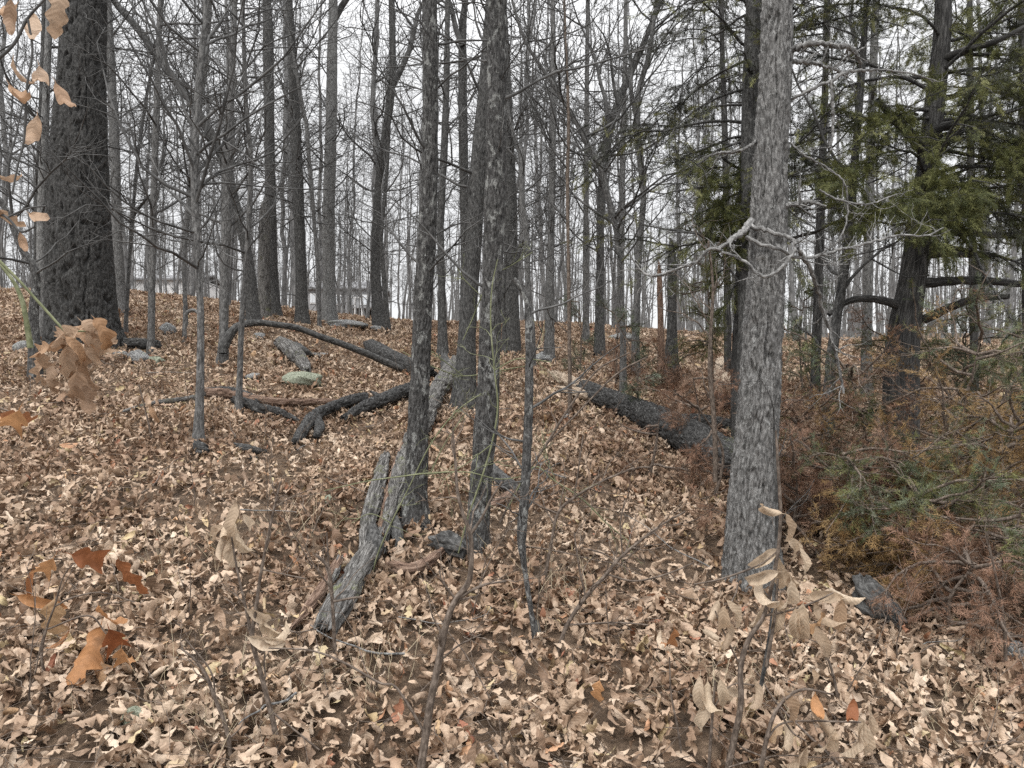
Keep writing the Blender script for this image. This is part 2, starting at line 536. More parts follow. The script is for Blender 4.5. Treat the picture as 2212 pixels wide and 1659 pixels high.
def ground_material():
    m, n, l, b, out = newmat('forest_floor')
    tc = n.new("ShaderNodeTexCoord")
    a = noise(n, l, tc.outputs["Object"], 9, 8, .75, .4)
    r = ramp(n, [(.3, (.04, .028, .02)), (.48, (.10, .068, .045)), (.6, (.20, .14, .095)), (.75, (.34, .25, .175))])
    l.new(a.outputs[0], r.inputs[0]); l.new(r.outputs[0], b.inputs["Base Color"])
    b.inputs["Roughness"].default_value = .95
    bp = n.new("ShaderNodeBump"); bp.inputs["Strength"].default_value = 1; bp.inputs["Distance"].default_value = .06
    l.new(a.outputs[0], bp.inputs["Height"]); l.new(bp.outputs[0], b.inputs["Normal"])
    return m


M['ground'] = ground_material()

# ------------------------------------------------------------------ ground sheet
gy = np.unique(np.concatenate([np.arange(-6, 26, .16), np.arange(26, 70, 1.0), np.arange(70, 260, 6), np.arange(260, 600, 40)]))
gu = np.linspace(-1, 1, 161)
gx_half = 14 + np.maximum(gy, 0) * 1.1
GX = np.sign(gu)[None, :] * (np.abs(gu)[None, :] ** 1.25) * gx_half[:, None]
GY = np.repeat(gy[:, None], len(gu), 1)
GZ = ground(GX, GY) + 0.02 * (vn(GX * 4, GY * 4, 0 * GX) - .5) * (GY < 30)
nx = len(gu)
i = np.arange(len(gy) - 1)[:, None] * nx; j = np.arange(nx - 1)[None, :]
GQ = np.stack([i + j, i + j + 1, i + nx + j + 1, i + nx + j], -1).reshape(-1, 4)
floor = put('ground', mesh_np('ground', np.stack([GX, GY, GZ], -1), [GQ]), M['ground'])
floor["kind"] = "structure"
floor["label"] = "brown sloping forest floor under fallen leaves"

# ------------------------------------------------------------------ leaves: templates
def leaf_mesh(name, kind, r, n=12, curl=None):
    if kind != 'plain': n += 6
    s = np.linspace(0, 1, n)
    if kind == 'oak':
        w = .275 * np.sin(math.pi * np.clip(s, 0, 1) ** .78) ** .6 * (.72 + .28 * np.cos(2 * math.pi * (s * 2.9 - .42 + .1 * r.uniform(-1, 1))))
    elif kind == 'maple':
        w = .38 * np.sin(math.pi * s ** .62) ** .8 * (.72 + .28 * np.cos(2 * math.pi * (s * 2.3 - .35)))
    else:
        w = .20 * np.sin(math.pi * s ** .85) ** .85
    w = np.maximum(w, .012); w[0] = .012; w[-1] = .008
    t = np.array([-1, -.55, 0, .55, 1.])
    asym = np.where(t < 0, r.uniform(.8, 1.15), 1)[None, :]
    lob = np.where(np.abs(t) > .9, 1, .92)[None, :]
    y = t[None, :] * w[:, None] * asym * lob
    x = np.repeat(s[:, None], 5, 1) + np.abs(y) * .25
    C = r.choice([-1, 1]) * r.uniform(1.5, 13) if curl is None else curl * r.choice([-1, 1])
    C = C if abs(C) > .3 else .3
    fold = r.uniform(-.25, .5)
    cs = C * (.5 + s[:, None] * r.uniform(0, 1.0))
    Y = np.sin(y * cs) / cs
    Z = (1 - np.cos(y * cs)) / cs + np.abs(y) * fold
    Z = Z + r.uniform(.01, .05) * np.sin(2 * math.pi * (x * r.uniform(1.5, 3) + r.uniform())) * np.abs(t)[None, :] + r.normal(0, .012, Z.shape)
    Bd = r.uniform(-2.4, 2.4)
    Bd = Bd if abs(Bd) > .1 else .1
    tw = r.uniform(-.9, .9) * (s[:, None] - .4)
    Y, Z = Y * np.cos(tw) - Z * np.sin(tw), Y * np.sin(tw) + Z * np.cos(tw)
    ang = Bd * x
    X = np.sin(ang) / Bd - Z * np.sin(ang)
    Zb = (1 - np.cos(ang)) / Bd + Z * np.cos(ang)
    V = np.stack([X, Y, Zb], -1).reshape(-1, 3)
    V -= np.array([.45, 0, V[:, 2].mean()])
    B = np.stack([x, y, 0 * x + r.uniform(0, 20)], -1).reshape(-1, 3)
    a = np.arange(n - 1)[:, None] * 5; b = np.arange(4)[None, :]
    Q = np.stack([a + b, a + b + 1, a + 6 + b, a + 5 + b], -1).reshape(-1, 4)
    # petiole
    k = len(V)
    p0 = V[2]
    pv = np.array([p0 + [0, .010, 0], p0 + [0, -.010, 0], p0 + [-.17, r.uniform(-.05, .05), r.uniform(-.03, .06)]])
    V = np.vstack([V, pv]); B = np.vstack([B, np.repeat(B[2:3], 3, 0)])
    me = mesh_np(name, V, [Q, np.array([[k, k + 1, k + 2]])], True, bco=B)
    return me


r_leaf = np.random.default_rng(21)
LEAF = {}
for kind, cnt in (('oak', 9), ('plain', 9), ('maple', 5)):
    LEAF[kind] = [leaf_mesh('fallen_leaf_' + kind, kind, r_leaf) for _ in range(cnt)]
    for me in LEAF[kind]: me.materials.append(M['leaf'])
templates = LEAF['oak'] + LEAF['plain'] + LEAF['maple']

tcol = bpy.data.collections.new("leaf_shapes")
for q, me in enumerate(templates):
    tcol.objects.link(bpy.data.objects.new("leaf_shape_%02d" % q, me))

# the carpet: far too many leaves to count, as one object
def carpet():
    pts = []
    for (y0, y1, dens) in ((1.4, 4.5, 900), (4.5, 8, 700), (8, 13, 450), (13, 18, 280), (18, 27, 170)):
        A = (y1 - y0) * (2 * 1.6 + .76 * (y0 + y1))
        m = int(A * dens)
        yy = rng.uniform(y0, y1, int(m * 1.4)); xx = rng.uniform(-1, 1, len(yy)) * (1.6 + .76 * y1)
        ok = np.abs(xx) < 1.6 + .76 * yy
        pts.append(np.stack([xx[ok], yy[ok]], 1)[:m])
    p = np.vstack(pts)
    thin = vn(p[:, 0] * 1.6 + 11, p[:, 1] * 1.6, 0 * p[:, 0]) * .6 + vn(p[:, 0] * 5, p[:, 1] * 5, 2 + 0 * p[:, 0]) * .4
    p = p[rng.random(len(p)) < .45 + 1.1 * smooth((thin - .28) / .35)]
    z = ground(p[:, 0], p[:, 1]) + rng.uniform(.0, .06, len(p))
    pile = vn(p[:, 0] * 2.2, p[:, 1] * 2.2, 3 + 0 * z)
    z += .03 * pile
    me = bpy.data.meshes.new("leaf_litter")
    V = np.column_stack([p, z]).astype(np.float32)
    me.vertices.add(len(V)); me.vertices.foreach_set("co", V.ravel())
    rot = np.column_stack([rng.normal(0, .66, len(V)), rng.normal(0, .66, len(V)), rng.uniform(0, 6.283, len(V))])
    flip = rng.random(len(V)) < .35
    rot[flip, 0] += math.pi
    a = me.attributes.new("rot", 'FLOAT_VECTOR', 'POINT'); a.data.foreach_set("vector", rot.astype(np.float32).ravel())
    far = 1 + .25 * np.clip((p[:, 1] - 8) / 10, 0, 1)
    sc = np.clip(rng.lognormal(math.log(.070), .36, len(V)), .03, .17) * far
    a = me.attributes.new("scl", 'FLOAT', 'POINT'); a.data.foreach_set("value", sc.astype(np.float32))
    a = me.attributes.new("idx", 'INT', 'POINT'); a.data.foreach_set("value", rng.integers(0, len(templates), len(V)).astype(np.int32))
    o = put('leaf_litter', me)
    o["kind"] = "stuff"; o["label"] = "carpet of curled tan and brown fallen leaves on the slope"; o["category"] = "leaves"
    ng = bpy.data.node_groups.new("leaf_scatter", 'GeometryNodeTree')
    ng.interface.new_socket("Geometry", in_out='INPUT', socket_type='NodeSocketGeometry')
    ng.interface.new_socket("Geometry", in_out='OUTPUT', socket_type='NodeSocketGeometry')
    N, Lk = ng.nodes, ng.links
    gi = N.new("NodeGroupInput"); go = N.new("NodeGroupOutput")
    ci = N.new("GeometryNodeCollectionInfo"); ci.inputs["Collection"].default_value = tcol
    ci.inputs["Separate Children"].default_value = True; ci.inputs["Reset Children"].default_value = True
    ip = N.new("GeometryNodeInstanceOnPoints"); ip.inputs["Pick Instance"].default_value = True

    def na(nm, ty):
        q = N.new("GeometryNodeInputNamedAttribute"); q.data_type = ty; q.inputs[0].default_value = nm; return q.outputs[0]
    Lk.new(gi.outputs[0], ip.inputs["Points"]); Lk.new(ci.outputs[0], ip.inputs["Instance"])
    Lk.new(na("idx", 'INT'), ip.inputs["Instance Index"])
    e2r = N.new("FunctionNodeEulerToRotation"); Lk.new(na("rot", 'FLOAT_VECTOR'), e2r.inputs[0])
    Lk.new(e2r.outputs[0], ip.inputs["Rotation"]); Lk.new(na("scl", 'FLOAT'), ip.inputs["Scale"])
    Lk.new(ip.outputs[0], go.inputs[0])
    md = o.modifiers.new("leaves", 'NODES'); md.node_group = ng
    return o


litter = carpet()

# the nearest leaves one can pick out: pieces of the ground
for q in range(290):
    y = 2.75 + 1.3 * rng.random() ** 1.2
    x = rng.uniform(-.66, .66) * y
    sc = rng.uniform(.065, .125)
    o = bpy.data.objects.new("leaf", templates[int(rng.integers(0, len(templates)))])
    COL.objects.link(o); o.parent = floor
    o.location = (x, y, float(ground(x, y)) + .055 + rng.uniform(0, .03))
    o.rotation_euler = (rng.normal(0, .35) + (math.pi if rng.random() < .3 else 0), rng.normal(0, .35), rng.uniform(0, 6.28))
    o.scale = (sc, sc, sc)
# ------------------------------------------------------------------ bare trees
BARKS = {'oak': bark_oak, 'shag': bark_shag, 'lichen': bark_lichen, 'plain': bark_plain}


def trunk_line(pts, d, lean, ext, n):
    """control points (X, Y, width) at distance d -> world points and radii, carried on above the picture by ext metres"""
    c = []
    y0 = pts[0][1]
    for (X, Y, w) in pts:
        dd = d + lean * (y0 - Y) / F * d
        c.append([*P(X, Y, dd), w * dd / F / 2 * F / math.hypot(F, X - 1106)])
    c = np.array(c)
    if ext > 0:
        dirv = nrm(c[-1, :3] - c[-2, :3]); dirv = nrm(dirv + np.array([0, 0, .35]))
        r = c[-1, 3]
        for f, q in ((.35, .8), (.7, .55), (1, .22)):
            c = np.vstack([c, [*(c[-1, :3] * 0 + P(pts[-1][0], pts[-1][1], d + lean * (y0 - pts[-1][1]) / F * d) + dirv * ext * f), r * q]])
    return catmull(c, n)


def at_height(line, z):
    i = int(np.searchsorted(line[:, 2], z)); i = min(max(i, 1), len(line) - 1)
    return line[i], nrm(line[i, :3] - line[i - 1, :3])


def T(name, label, pts, d=None, mat='grey', bark='plain', k=20, nb=14, bl=(.7, 2.2), zmin=1.6, lean=None, ext=5.0, step=.06, flare=1.35,
      dens=3.6, lev=2, extra=(), cat='tree', brz=None, seed=0, lift=.05, tw='twig', elev=(.1, 1.0)):
    X0, Y0, w0 = pts[0]
    if d is None: d = hit(X0, Y0)
    lean = rng.uniform(-.06, .06) if lean is None else lean
    line0 = trunk_line(pts, d, lean, ext, 60)
    L = np.linalg.norm(np.diff(line0[:, :3], axis=0), axis=1).sum()
    n = int(min(max(L / step, 30), 420))
    line = trunk_line(pts, d, lean, ext, n)
    # stand it in the ground
    g = float(ground(line[0, 0], line[0, 1]))
    base = line[0].copy(); base[2] = min(g - .12, base[2] - .12)
    line = np.vstack([base, line])
    h = line[:, 2] - g
    rad = line[:, 3] * (1 + (flare - 1) * np.exp(-np.maximum(h, 0) / (2.2 * line[1, 3] + .02)))
    t = thing(name, label, cat, (line[1, 0], line[1, 1], g))
    me = trunk_mesh('trunk', line[:, :3], rad, k, BARKS[bark], seed or int(rng.integers(1, 90)))
    put('trunk', me, M[mat], t)
    bases = list(extra)
    ztop = line[-1, 2]
    zlo = g + zmin
    hi = brz or (CAM_Z + 900 / F * d)
    hi = min(hi, ztop - .2)
    for q in range(int(nb * 1.7)):
        z = rng.uniform(zlo, max(hi, zlo + .3))
        p, dr = at_height(line, z)
        az = rng.uniform(0, 2 * math.pi); el = rng.uniform(*elev)
        v = np.array([math.cos(az) * math.cos(el), math.sin(az) * math.cos(el), math.sin(el)])
        ln = rng.uniform(*bl)
        bases.append((p[:3] - v * p[3] * .3, v, ln, min(max(.008 * ln + .003, .006), p[3] * .55)))
    # crown above the picture
    if ext > 3:
        for q in range(10):
            z = rng.uniform(hi, ztop) if ztop > hi + .5 else ztop
            p, dr = at_height(line, z)
            az = rng.uniform(0, 2 * math.pi); el = rng.uniform(.4, 1.2)
            v = np.array([math.cos(az) * math.cos(el), math.sin(az) * math.cos(el), math.sin(el)])
            bases.append((p[:3], v, rng.uniform(1.2, 2.6), p[3] * .5))
    if bases:
        put('crown', twigs(bases, lev, dens, lift=lift).mesh('crown'), M[tw], t)
    t['d'] = d
    return t, line, d


def limb_part(parent, name, pts, d, mat, k=8, n=40, dd=None, bark='plain', amp=1.0, subs=0, subl=(.1, .35), jit=0):
    """a limb drawn through (X, Y, width[, depth offset]) points"""
    c = []
    for i_, q in enumerate(pts):
        X, Y, w = q[:3]
        de = d + (q[3] if len(q) > 3 else (dd or 0) * math.sin(i_ * 1.9))
        c.append([*P(X, Y, de), max(w, 1.2) * de / F / 2])
    line = catmull(np.array(c), n)
    if jit: line[1:-1, :3] += rng.normal(0, jit, (n - 2, 3)) * line[1:-1, 3:4]; line[1:-1, :3] += np.cumsum(rng.normal(0, jit * .25, (n - 2, 3)), 0) * line[1:-1, 3:4] * np.sin(np.linspace(0, math.pi, n - 2))[:, None]
    me = trunk_mesh(name, line[:, :3], line[:, 3], k, (lambda a, b, s: amp * line[:, 3:4] * .5 * (vn(a / .02, b / .02, s / .05) - .5)))
    o = put(name, me, M[mat], parent)
    if subs:
        bs = []
        for _ in range(subs):
            i_ = int(rng.integers(n // 4, n - 1))
            bs.append((line[i_, :3], perp(nrm(line[i_, :3] - line[i_ - 1, :3]), rng.uniform(.5, 1.1)), rng.uniform(*subl), max(line[i_, 3] * .5, .002)))
        tb = twigs(bs, 1, 3, wig=.25, rmin=.0016, minlen=.12)
        so = put('side_twigs', tb.mesh('side_twigs'), M[mat], o)
        so.matrix_parent_inverse = Matrix.Identity(4); so['kind'] = 'stuff'
    return o, line


# --- the great oak and its neighbours on the left
oak, oak_l, oak_d = T('oak_tree', 'massive dark oak trunk with deeply furrowed bark at the left', [(185, 752, 172), (178, 690, 152), (174, 600, 146), (170, 480, 140), (171, 330, 126), (177, 160, 108), (184, 0, 97)],
                      mat='oak', bark='oak', k=170, nb=5, bl=(.8, 2), zmin=3.2, lean=0, step=.026, flare=1.12, seed=3)
T('bare_tree', 'pale grey trunk standing just left of the massive oak', [(92, 748, 26), (92, 640, 24), (90, 480, 22), (96, 300, 19), (103, 120, 17), (108, 0, 16)], d=11.6, mat='pale', nb=12)
t_, l_, d_ = T('bare_tree', 'dark crooked lichen spotted tree bending left past the oak', [(76, 752, 30), (72, 690, 26), (78, 610, 20), (72, 575, 18), (52, 545, 17), (34, 505, 16), (18, 465, 15), (-6, 425, 14), (-60, 370, 12)], d=9.0, mat='lichen', nb=12, ext=2.5, zmin=1.0)
T('bare_tree', 'thin dark stem rising behind the hanging leaves at top left', [(74, 700, 13), (77, 560, 12), (80, 400, 12), (88, 270, 13), (92, 160, 13), (96, 0, 11)], d=12.5, mat='dark', nb=14)
T('bare_tree', 'bare grey tree half hidden behind the massive oak', [(260, 692, 34), (256, 600, 28), (252, 480, 24), (247, 300, 22), (238, 120, 20), (232, 0, 18)], d=14.5, mat='grey', nb=12)
T('bare_tree', 'slender grey tree among pale rocks right of the oak', [(326, 765, 17), (328, 640, 16), (331, 450, 16), (338, 250, 15), (342, 120, 13), (347, 0, 12)], mat='grey', nb=16)
T('bare_tree', 'thin leaning tree beside the furrowed oak', [(272, 700, 10), (276, 620, 9), (284, 500, 9), (292, 400, 8), (300, 320, 8), (318, 200, 7), (335, 110, 6)], d=12, mat='grey', nb=14, ext=2)
T('bare_tree', 'thin crooked tree with a kinked low stem', [(402, 738, 14), (400, 660, 10), (398, 560, 9), (410, 430, 10), (418, 330, 10), (440, 180, 9), (452, 60, 8), (455, 0, 7)], d=13, mat='grey', nb=16)
T('bare_tree', 'slim grey tree with a dark rotten base left of the logs', [(428, 962, 26), (430, 900, 21), (433, 800, 18), (433, 670, 15), (427, 560, 16), (420, 400, 17), (424, 260, 16), (436, 110, 14), (446, 0, 13)], mat='grey', nb=16, zmin=1.3)
T('bare_tree', 'grey tree with the arched stem at its foot', [(480, 792, 25), (483, 730, 20), (484, 660, 20), (490, 450, 24), (492, 340, 24), (498, 200, 18), (505, 60, 14), (507, 0, 13)], mat='grey', nb=18)
T('leaning_tree', 'dark trunk leaning strongly to the upper left', [(548, 700, 30), (540, 600, 26), (528, 520, 24), (505, 430, 23), (482, 345, 23), (450, 280, 22), (410, 215, 20), (360, 150, 19), (300, 65, 17), (245, 0, 15)], d=15, mat='dark', nb=26, ext=3, dens=3.6)
T('bare_tree', 'thin straight sapling tree standing in front of the long dark log', [(515, 893, 18), (518, 820, 14), (522, 700, 13), (532, 560, 12), (540, 430, 12), (541, 330, 11), (533, 240, 10), (528, 140, 9), (524, 0, 8)], mat='grey', nb=16, zmin=1.4)
T('bare_tree', 'dark trunk next to the broken snag', [(590, 700, 36), (587, 600, 27), (585, 450, 24), (582, 300, 23), (580, 150, 24), (579, 60, 23), (576, 0, 20)], d=17, mat='dark', nb=16, extra=[])
T('bare_tree', 'dark tree curving left above the arched stem', [(653, 708, 30), (651, 620, 24), (647, 480, 24), (641, 330, 24), (636, 230, 22), (630, 110, 19), (624, 0, 17)], d=16, mat='dark', nb=14)
T('bare_tree', 'slim stem forking beside the dark curving tree', [(690, 715, 9), (688, 600, 9), (678, 470, 9), (668, 350, 9), (662, 270, 9), (655, 240, 10)], d=15.7, mat='grey', nb=10, ext=2.0)
t_, l_, d_ = T('bare_tree', 'straight pale grey trunk with a fork near the top of the picture', [(711, 705, 33), (711, 620, 27), (709, 500, 27), (713, 350, 26), (716, 230, 25), (718, 100, 22), (720, 0, 20)], d=17, mat='pale', nb=8, extra=[(P(722, 45, 17), np.array([.35, 0, .95]), 3.0, .08)])
t_, l_, d_ = T('bare_tree', 'S curved dark trunk forking high right of the pale trunk', [(820, 712, 28), (814, 640, 23), (811, 560, 20), (817, 420, 18), (830, 310, 18), (845, 200, 17), (848, 120, 15), (846, 0, 13)], d=17, mat='dark', nb=14,
                extra=[(P(848, 185, 17), np.array([.30, 0, .95]), 3.6, .075)])
T('bare_tree', 'thin bent stem touching the foot of the curved dark trunk', [(838, 705, 12), (832, 640, 10), (826, 560, 9), (823, 520, 9), (830, 440, 8), (838, 330, 7)], d=16.5, mat='dark', nb=10, ext=3)
T('bare_tree', 'thin dark trunk between the two lichen trunks', [(957, 772, 24), (956, 720, 20), (953, 600, 16), (952, 500, 15), (955, 400, 16), (961, 290, 15), (965, 150, 13), (967, 0, 11)], mat='dark', nb=12)
T('bare_tree', 'forked grey trunk far behind the lichen trunks', [(1008, 710, 30), (1006, 560, 22), (1003, 420, 20), (1000, 260, 20), (999, 120, 18), (1000, 50, 17), (1005, 0, 14)], d=15, mat='dark', nb=14, extra=[(P(999, 100, 15), np.array([-.45, 0, .9]), 3, .06)])
T('bare_tree', 'stout dark trunk rooted behind the decayed log', [(1003, 884, 54), (1005, 820, 43), (1010, 700, 37), (1020, 560, 36), (1029, 420, 37), (1038, 300, 34), (1050, 170, 29), (1058, 60, 27), (1062, 0, 25)], mat='dark', bark='lichen', k=64, step=.03, nb=8)
T('bare_tree', 'left of two foreground trunks mottled with pale lichen', [(897, 1132, 62), (897, 1090, 48), (901, 980, 46), (906, 860, 44), (912, 720, 42), (919, 580, 39), (925, 440, 37), (929, 300, 35), (929, 150, 33), (928, 0, 32)], mat='lichen', bark='lichen', k=96, step=.014, nb=9, bl=(.3, 1.0), zmin=1.5, seed=11)
T('bare_tree', 'right of two foreground trunks mottled with pale lichen', [(1028, 1193, 54), (1032, 1130, 46), (1042, 1010, 47), (1053, 880, 50), (1058, 760, 46), (1062, 640, 43), (1067, 500, 45), (1071, 360, 46), (1072, 200, 43), (1074, 80, 41), (1076, 0, 40)], mat='lichen', bark='lichen', k=96, step=.014, nb=8, bl=(.3, 1.2), zmin=1.5, seed=23)
T('bare_tree', 'dark trunk showing just right of the right lichen trunk', [(1104, 702, 36), (1104, 600, 30), (1102, 460, 30), (1098, 330, 29), (1093, 200, 26), (1088, 80, 22), (1084, 0, 20)], d=14, mat='dark', nb=14)
T('bare_tree', 'crooked thin tree winding up beside the right lichen trunk', [(1150, 720, 14), (1143, 650, 13), (1139, 580, 13), (1137, 500, 14), (1128, 440, 13), (1128, 370, 13), (1126, 335, 12), (1112, 300, 9), (1100, 250, 7)], d=12.5, mat='grey', nb=10, ext=1.2)

# --- right of centre
T('bare_tree', 'grey trunk behind the pale rock right of centre', [(1186, 772, 24), (1187, 700, 20), (1189, 560, 17), (1192, 420, 15), (1194, 250, 14), (1195, 120, 12), (1194, 0, 10)], d=13, mat='grey', nb=18)
T('bare_tree', 'thin reddish stem growing by the split log end', [(1231, 818, 8), (1230, 740, 8), (1229, 640, 8), (1227, 500, 8), (1226, 380, 8), (1228, 250, 7), (1222, 100, 6)], d=9, mat='stem', nb=12, ext=2)
T('bare_tree', 'grey pole tree just right of the thin reddish stem', [(1266, 720, 15), (1266, 600, 14), (1266, 450, 12), (1267, 300, 11), (1268, 150, 10), (1270, 0, 9)], d=16, mat='grey', nb=18)
t_, l_, d_ = T('forked_tree', 'dark tree opening into a wide V above the middle', [(1295, 715, 22), (1296, 600, 18), (1297, 480, 17), (1302, 380, 19), (1310, 310, 20), (1322, 260, 18), (1350, 185, 15), (1382, 115, 13), (1404, 60, 11), (1424, 0, 10)], d=14, mat='dark', nb=20, ext=2.5, dens=3.6,
               extra=[(P(1312, 290, 14), np.array([-.15, 0, 1]), 2.6, .05), (P(1335, 225, 14), np.array([-.5, -.1, .9]), 1.6, .035)])
T('leaning_tree', 'slender grey tree bowing to the upper left in the middle', [(1346, 720, 14), (1340, 620, 11), (1337, 540, 11), (1327, 475, 13), (1312, 420, 13), (1298, 362, 14), (1272, 318, 13), (1228, 235, 11), (1173, 150, 9), (1135, 90, 7), (1113, 25, 6)], d=10.5, mat='grey', nb=20, ext=.8, dens=3.4)
T('bare_tree', 'grey tree with a thick broken side limb right of the V', [(1373, 722, 18), (1376, 640, 15), (1380, 550, 15), (1390, 425, 13), (1385, 360, 14), (1378, 300, 15), (1378, 210, 13), (1400, 125, 11), (1412, 50, 9), (1418, 0, 8)], d=12, mat='grey', nb=18, ext=2.5,
  extra=[(P(1379, 285, 12), np.array([-.2, 0, .95]), 1.55, .05)])
T('bare_tree', 'straight grey trunk in line with the flat rock on the crest', [(1341, 712, 18), (1341, 600, 16), (1343, 460, 14), (1346, 300, 12), (1350, 150, 10), (1352, 0, 9)], d=18, mat='grey', nb=18)
sn_, l_, d_ = T('dead_snag', 'broken dark snag standing right of the middle', [(1451, 757, 28), (1452, 700, 22), (1452, 620, 21), (1452, 560, 19), (1450, 530, 11), (1449, 514, 4)], d=11.5, mat='dark', nb=3, bl=(.2, .5), ext=0, zmin=.5, cat='dead tree', k=28)
T('dead_snag', 'rusty brown rotten snag beside the broken dark snag', [(1428, 748, 15), (1427, 690, 13), (1425, 620, 13), (1424, 585, 9), (1423, 565, 3)], d=11.8, mat='redwood', nb=0, ext=0, cat='dead tree', k=20)
T('dead_snag', 'pale splintered snag with bare wood left of the curving trunk', [(568, 702, 34), (570, 650, 27), (570, 560, 25), (571, 480, 24), (572, 445, 17), (576, 426, 5)], d=16, mat='rotwood', nb=2, bl=(.3, .6), ext=0, cat='dead tree', k=30, bark='shag')

# --- the big grey trunk on the right
big, big_l, big_d = T('hickory_tree', 'big grey shaggy barked trunk in the right foreground', [(1627, 1258, 128), (1623, 1130, 106), (1630, 1000, 95), (1640, 860, 88), (1646, 740, 85), (1655, 600, 80), (1661, 450, 77), (1667, 300, 74), (1674, 150, 69), (1679, 0, 66)],
                       mat='shag', bark='shag', k=190, step=.010, nb=0, lean=0, flare=1.1, seed=31, ext=5)
bd = big_d
for pts, sub in (([(1690, 444, 16, -.05), (1722, 442, 14), (1749, 439, 12), (1766, 441, 8), (1785, 445, 5)], 3),
            ([(1625, 480, 22, -.08), (1602, 500, 18, -.2), (1584, 514, 15, -.28), (1557, 538, 10, -.33), (1532, 539, 9, -.34), (1507, 564, 9, -.3), (1457, 584, 8, -.2), (1417, 597, 8, -.1), (1392, 589, 6), (1375, 573, 5), (1362, 552, 3)], 8),
            ([(1622, 488, 15, -.12), (1660, 498, 12, -.2), (1700, 510, 11, -.24), (1718, 528, 11, -.27), (1706, 555, 10, -.3), (1680, 582, 9, -.32), (1658, 597, 10, -.34), (1634, 590, 9, -.33), (1610, 566, 8, -.3), (1584, 552, 8, -.25), (1560, 545, 5, -.2)], 5),
            ([(1612, 512, 12, -.15), (1640, 526, 10, -.2), (1680, 538, 10, -.24), (1712, 552, 10, -.2), (1740, 558, 9, -.1), (1784, 549, 8), (1844, 534, 8, .1), (1903, 519, 7, .2), (1943, 509, 6, .25), (2003, 509, 5, .3), (2038, 492, 3, .35)], 8),
            ([(1722, 538, 12, -.2), (1742, 565, 12, -.1), (1759, 609, 12), (1768, 640, 11, .1), (1774, 669, 11, .15), (1788, 705, 10, .2), (1800, 745, 9, .25), (1813, 800, 8, .3), (1822, 850, 6, .3)], 5),
            ([(1706, 112, 18), (1734, 97, 16, -.05), (1774, 92, 14, -.05), (1819, 100, 13), (1844, 107, 12, .1), (1856, 130, 10, .15), (1860, 150, 5, .2)], 4),
            ([(1702, 130, 12, .1), (1750, 138, 11, .2), (1790, 150, 9, .3), (1830, 162, 6, .4)], 4),
            ([(1705, 218, 9), (1745, 195, 9, -.05), (1795, 174, 9), (1834, 155, 9, .05), (1884, 150, 7, .1), (1960, 157, 5, .2), (2024, 176, 3, .3)], 6),
            ([(1794, 175, 9), (1797, 200, 8), (1799, 240, 8), (1798, 280, 7), (1795, 325, 5)], 3),
            ([(1706, 308, 6), (1738, 335, 6, -.05), (1784, 360, 5), (1824, 394, 5), (1831, 450, 5, .05), (1824, 494, 4), (1804, 530, 3)], 5),
            ([(1770, 410, 5), (1800, 428, 6), (1840, 438, 6), (1880, 440, 5), (1935, 420, 3)], 3),
            ([(1634, 304, 9), (1610, 322, 8, -.05), (1590, 330, 8), (1560, 330, 7, -.05), (1536, 336, 4)], 3)):
    br, _ = limb_part(big, 'dead_branch', [(q[0], q[1], q[2] * .8, *q[3:]) for q in pts], bd, 'deadbranch', n=46, amp=1.6, jit=.35, subs=sub * 2, subl=(.08, .3))

# --- trunks inside the cedar thicket
T('bare_tree', 'dark trunk hidden behind the big shaggy trunk', [(1612, 790, 42), (1614, 650, 38), (1617, 450, 36), (1620, 250, 36), (1625, 100, 34), (1629, 0, 32)], d=8.0, mat='dark', nb=4, lift=.0)
T('bare_tree', 'thin dark trunk leaning beside the hanging pale branch', [(1788, 880, 30), (1795, 790, 26), (1806, 700, 22), (1818, 620, 21), (1830, 540, 21), (1838, 450, 20), (1846, 350, 19), (1858, 200, 17), (1868, 60, 15), (1872, 0, 14)], d=7.2, mat='dark', nb=12, lift=0)
T('bare_tree', 'straight pale trunk high among the cedar boughs', [(1872, 760, 24), (1876, 560, 22), (1880, 350, 20), (1886, 170, 18), (1890, 60, 17), (1893, 0, 16)], d=11, mat='pale', nb=6)

# arched stem: a sapling bent right over
ar = thing('arched_sapling', 'sapling bent over in a long low arch across the slope', 'bent tree', P(484, 792, hit(484, 795)))
dA, dB = hit(484, 795), hit(888, 812)
ap = [(484, 797, 24), (483, 755, 24), (490, 735, 23), (500, 718, 22), (518, 703, 19), (549, 697, 18), (588, 700, 17), (640, 708, 17), (692, 727, 17), (744, 745, 18), (797, 766, 19), (849, 789, 18), (892, 806, 15)]
c = [[*P(X, Y, dA + (dB - dA) * (X - 484) / 404), w * 9 / F / 2] for X, Y, w in ap]
line = catmull(np.array(c), 150)
put('trunk', trunk_mesh('trunk', line[:, :3], line[:, 3], 24, lambda a, b, s: 1.2 * bark_lichen(a, b, s)), M['dark'], ar)
c2 = [[*P(X, Y, dA + .2 - .3 * i_), w * 9 / F / 2] for i_, (X, Y, w) in enumerate([(484, 735, 5), (500, 742, 7), (530, 750, 8), (565, 742, 7), (600, 733, 7), (640, 735, 6), (665, 740, 4)])]
line = catmull(np.array(c2), 50)

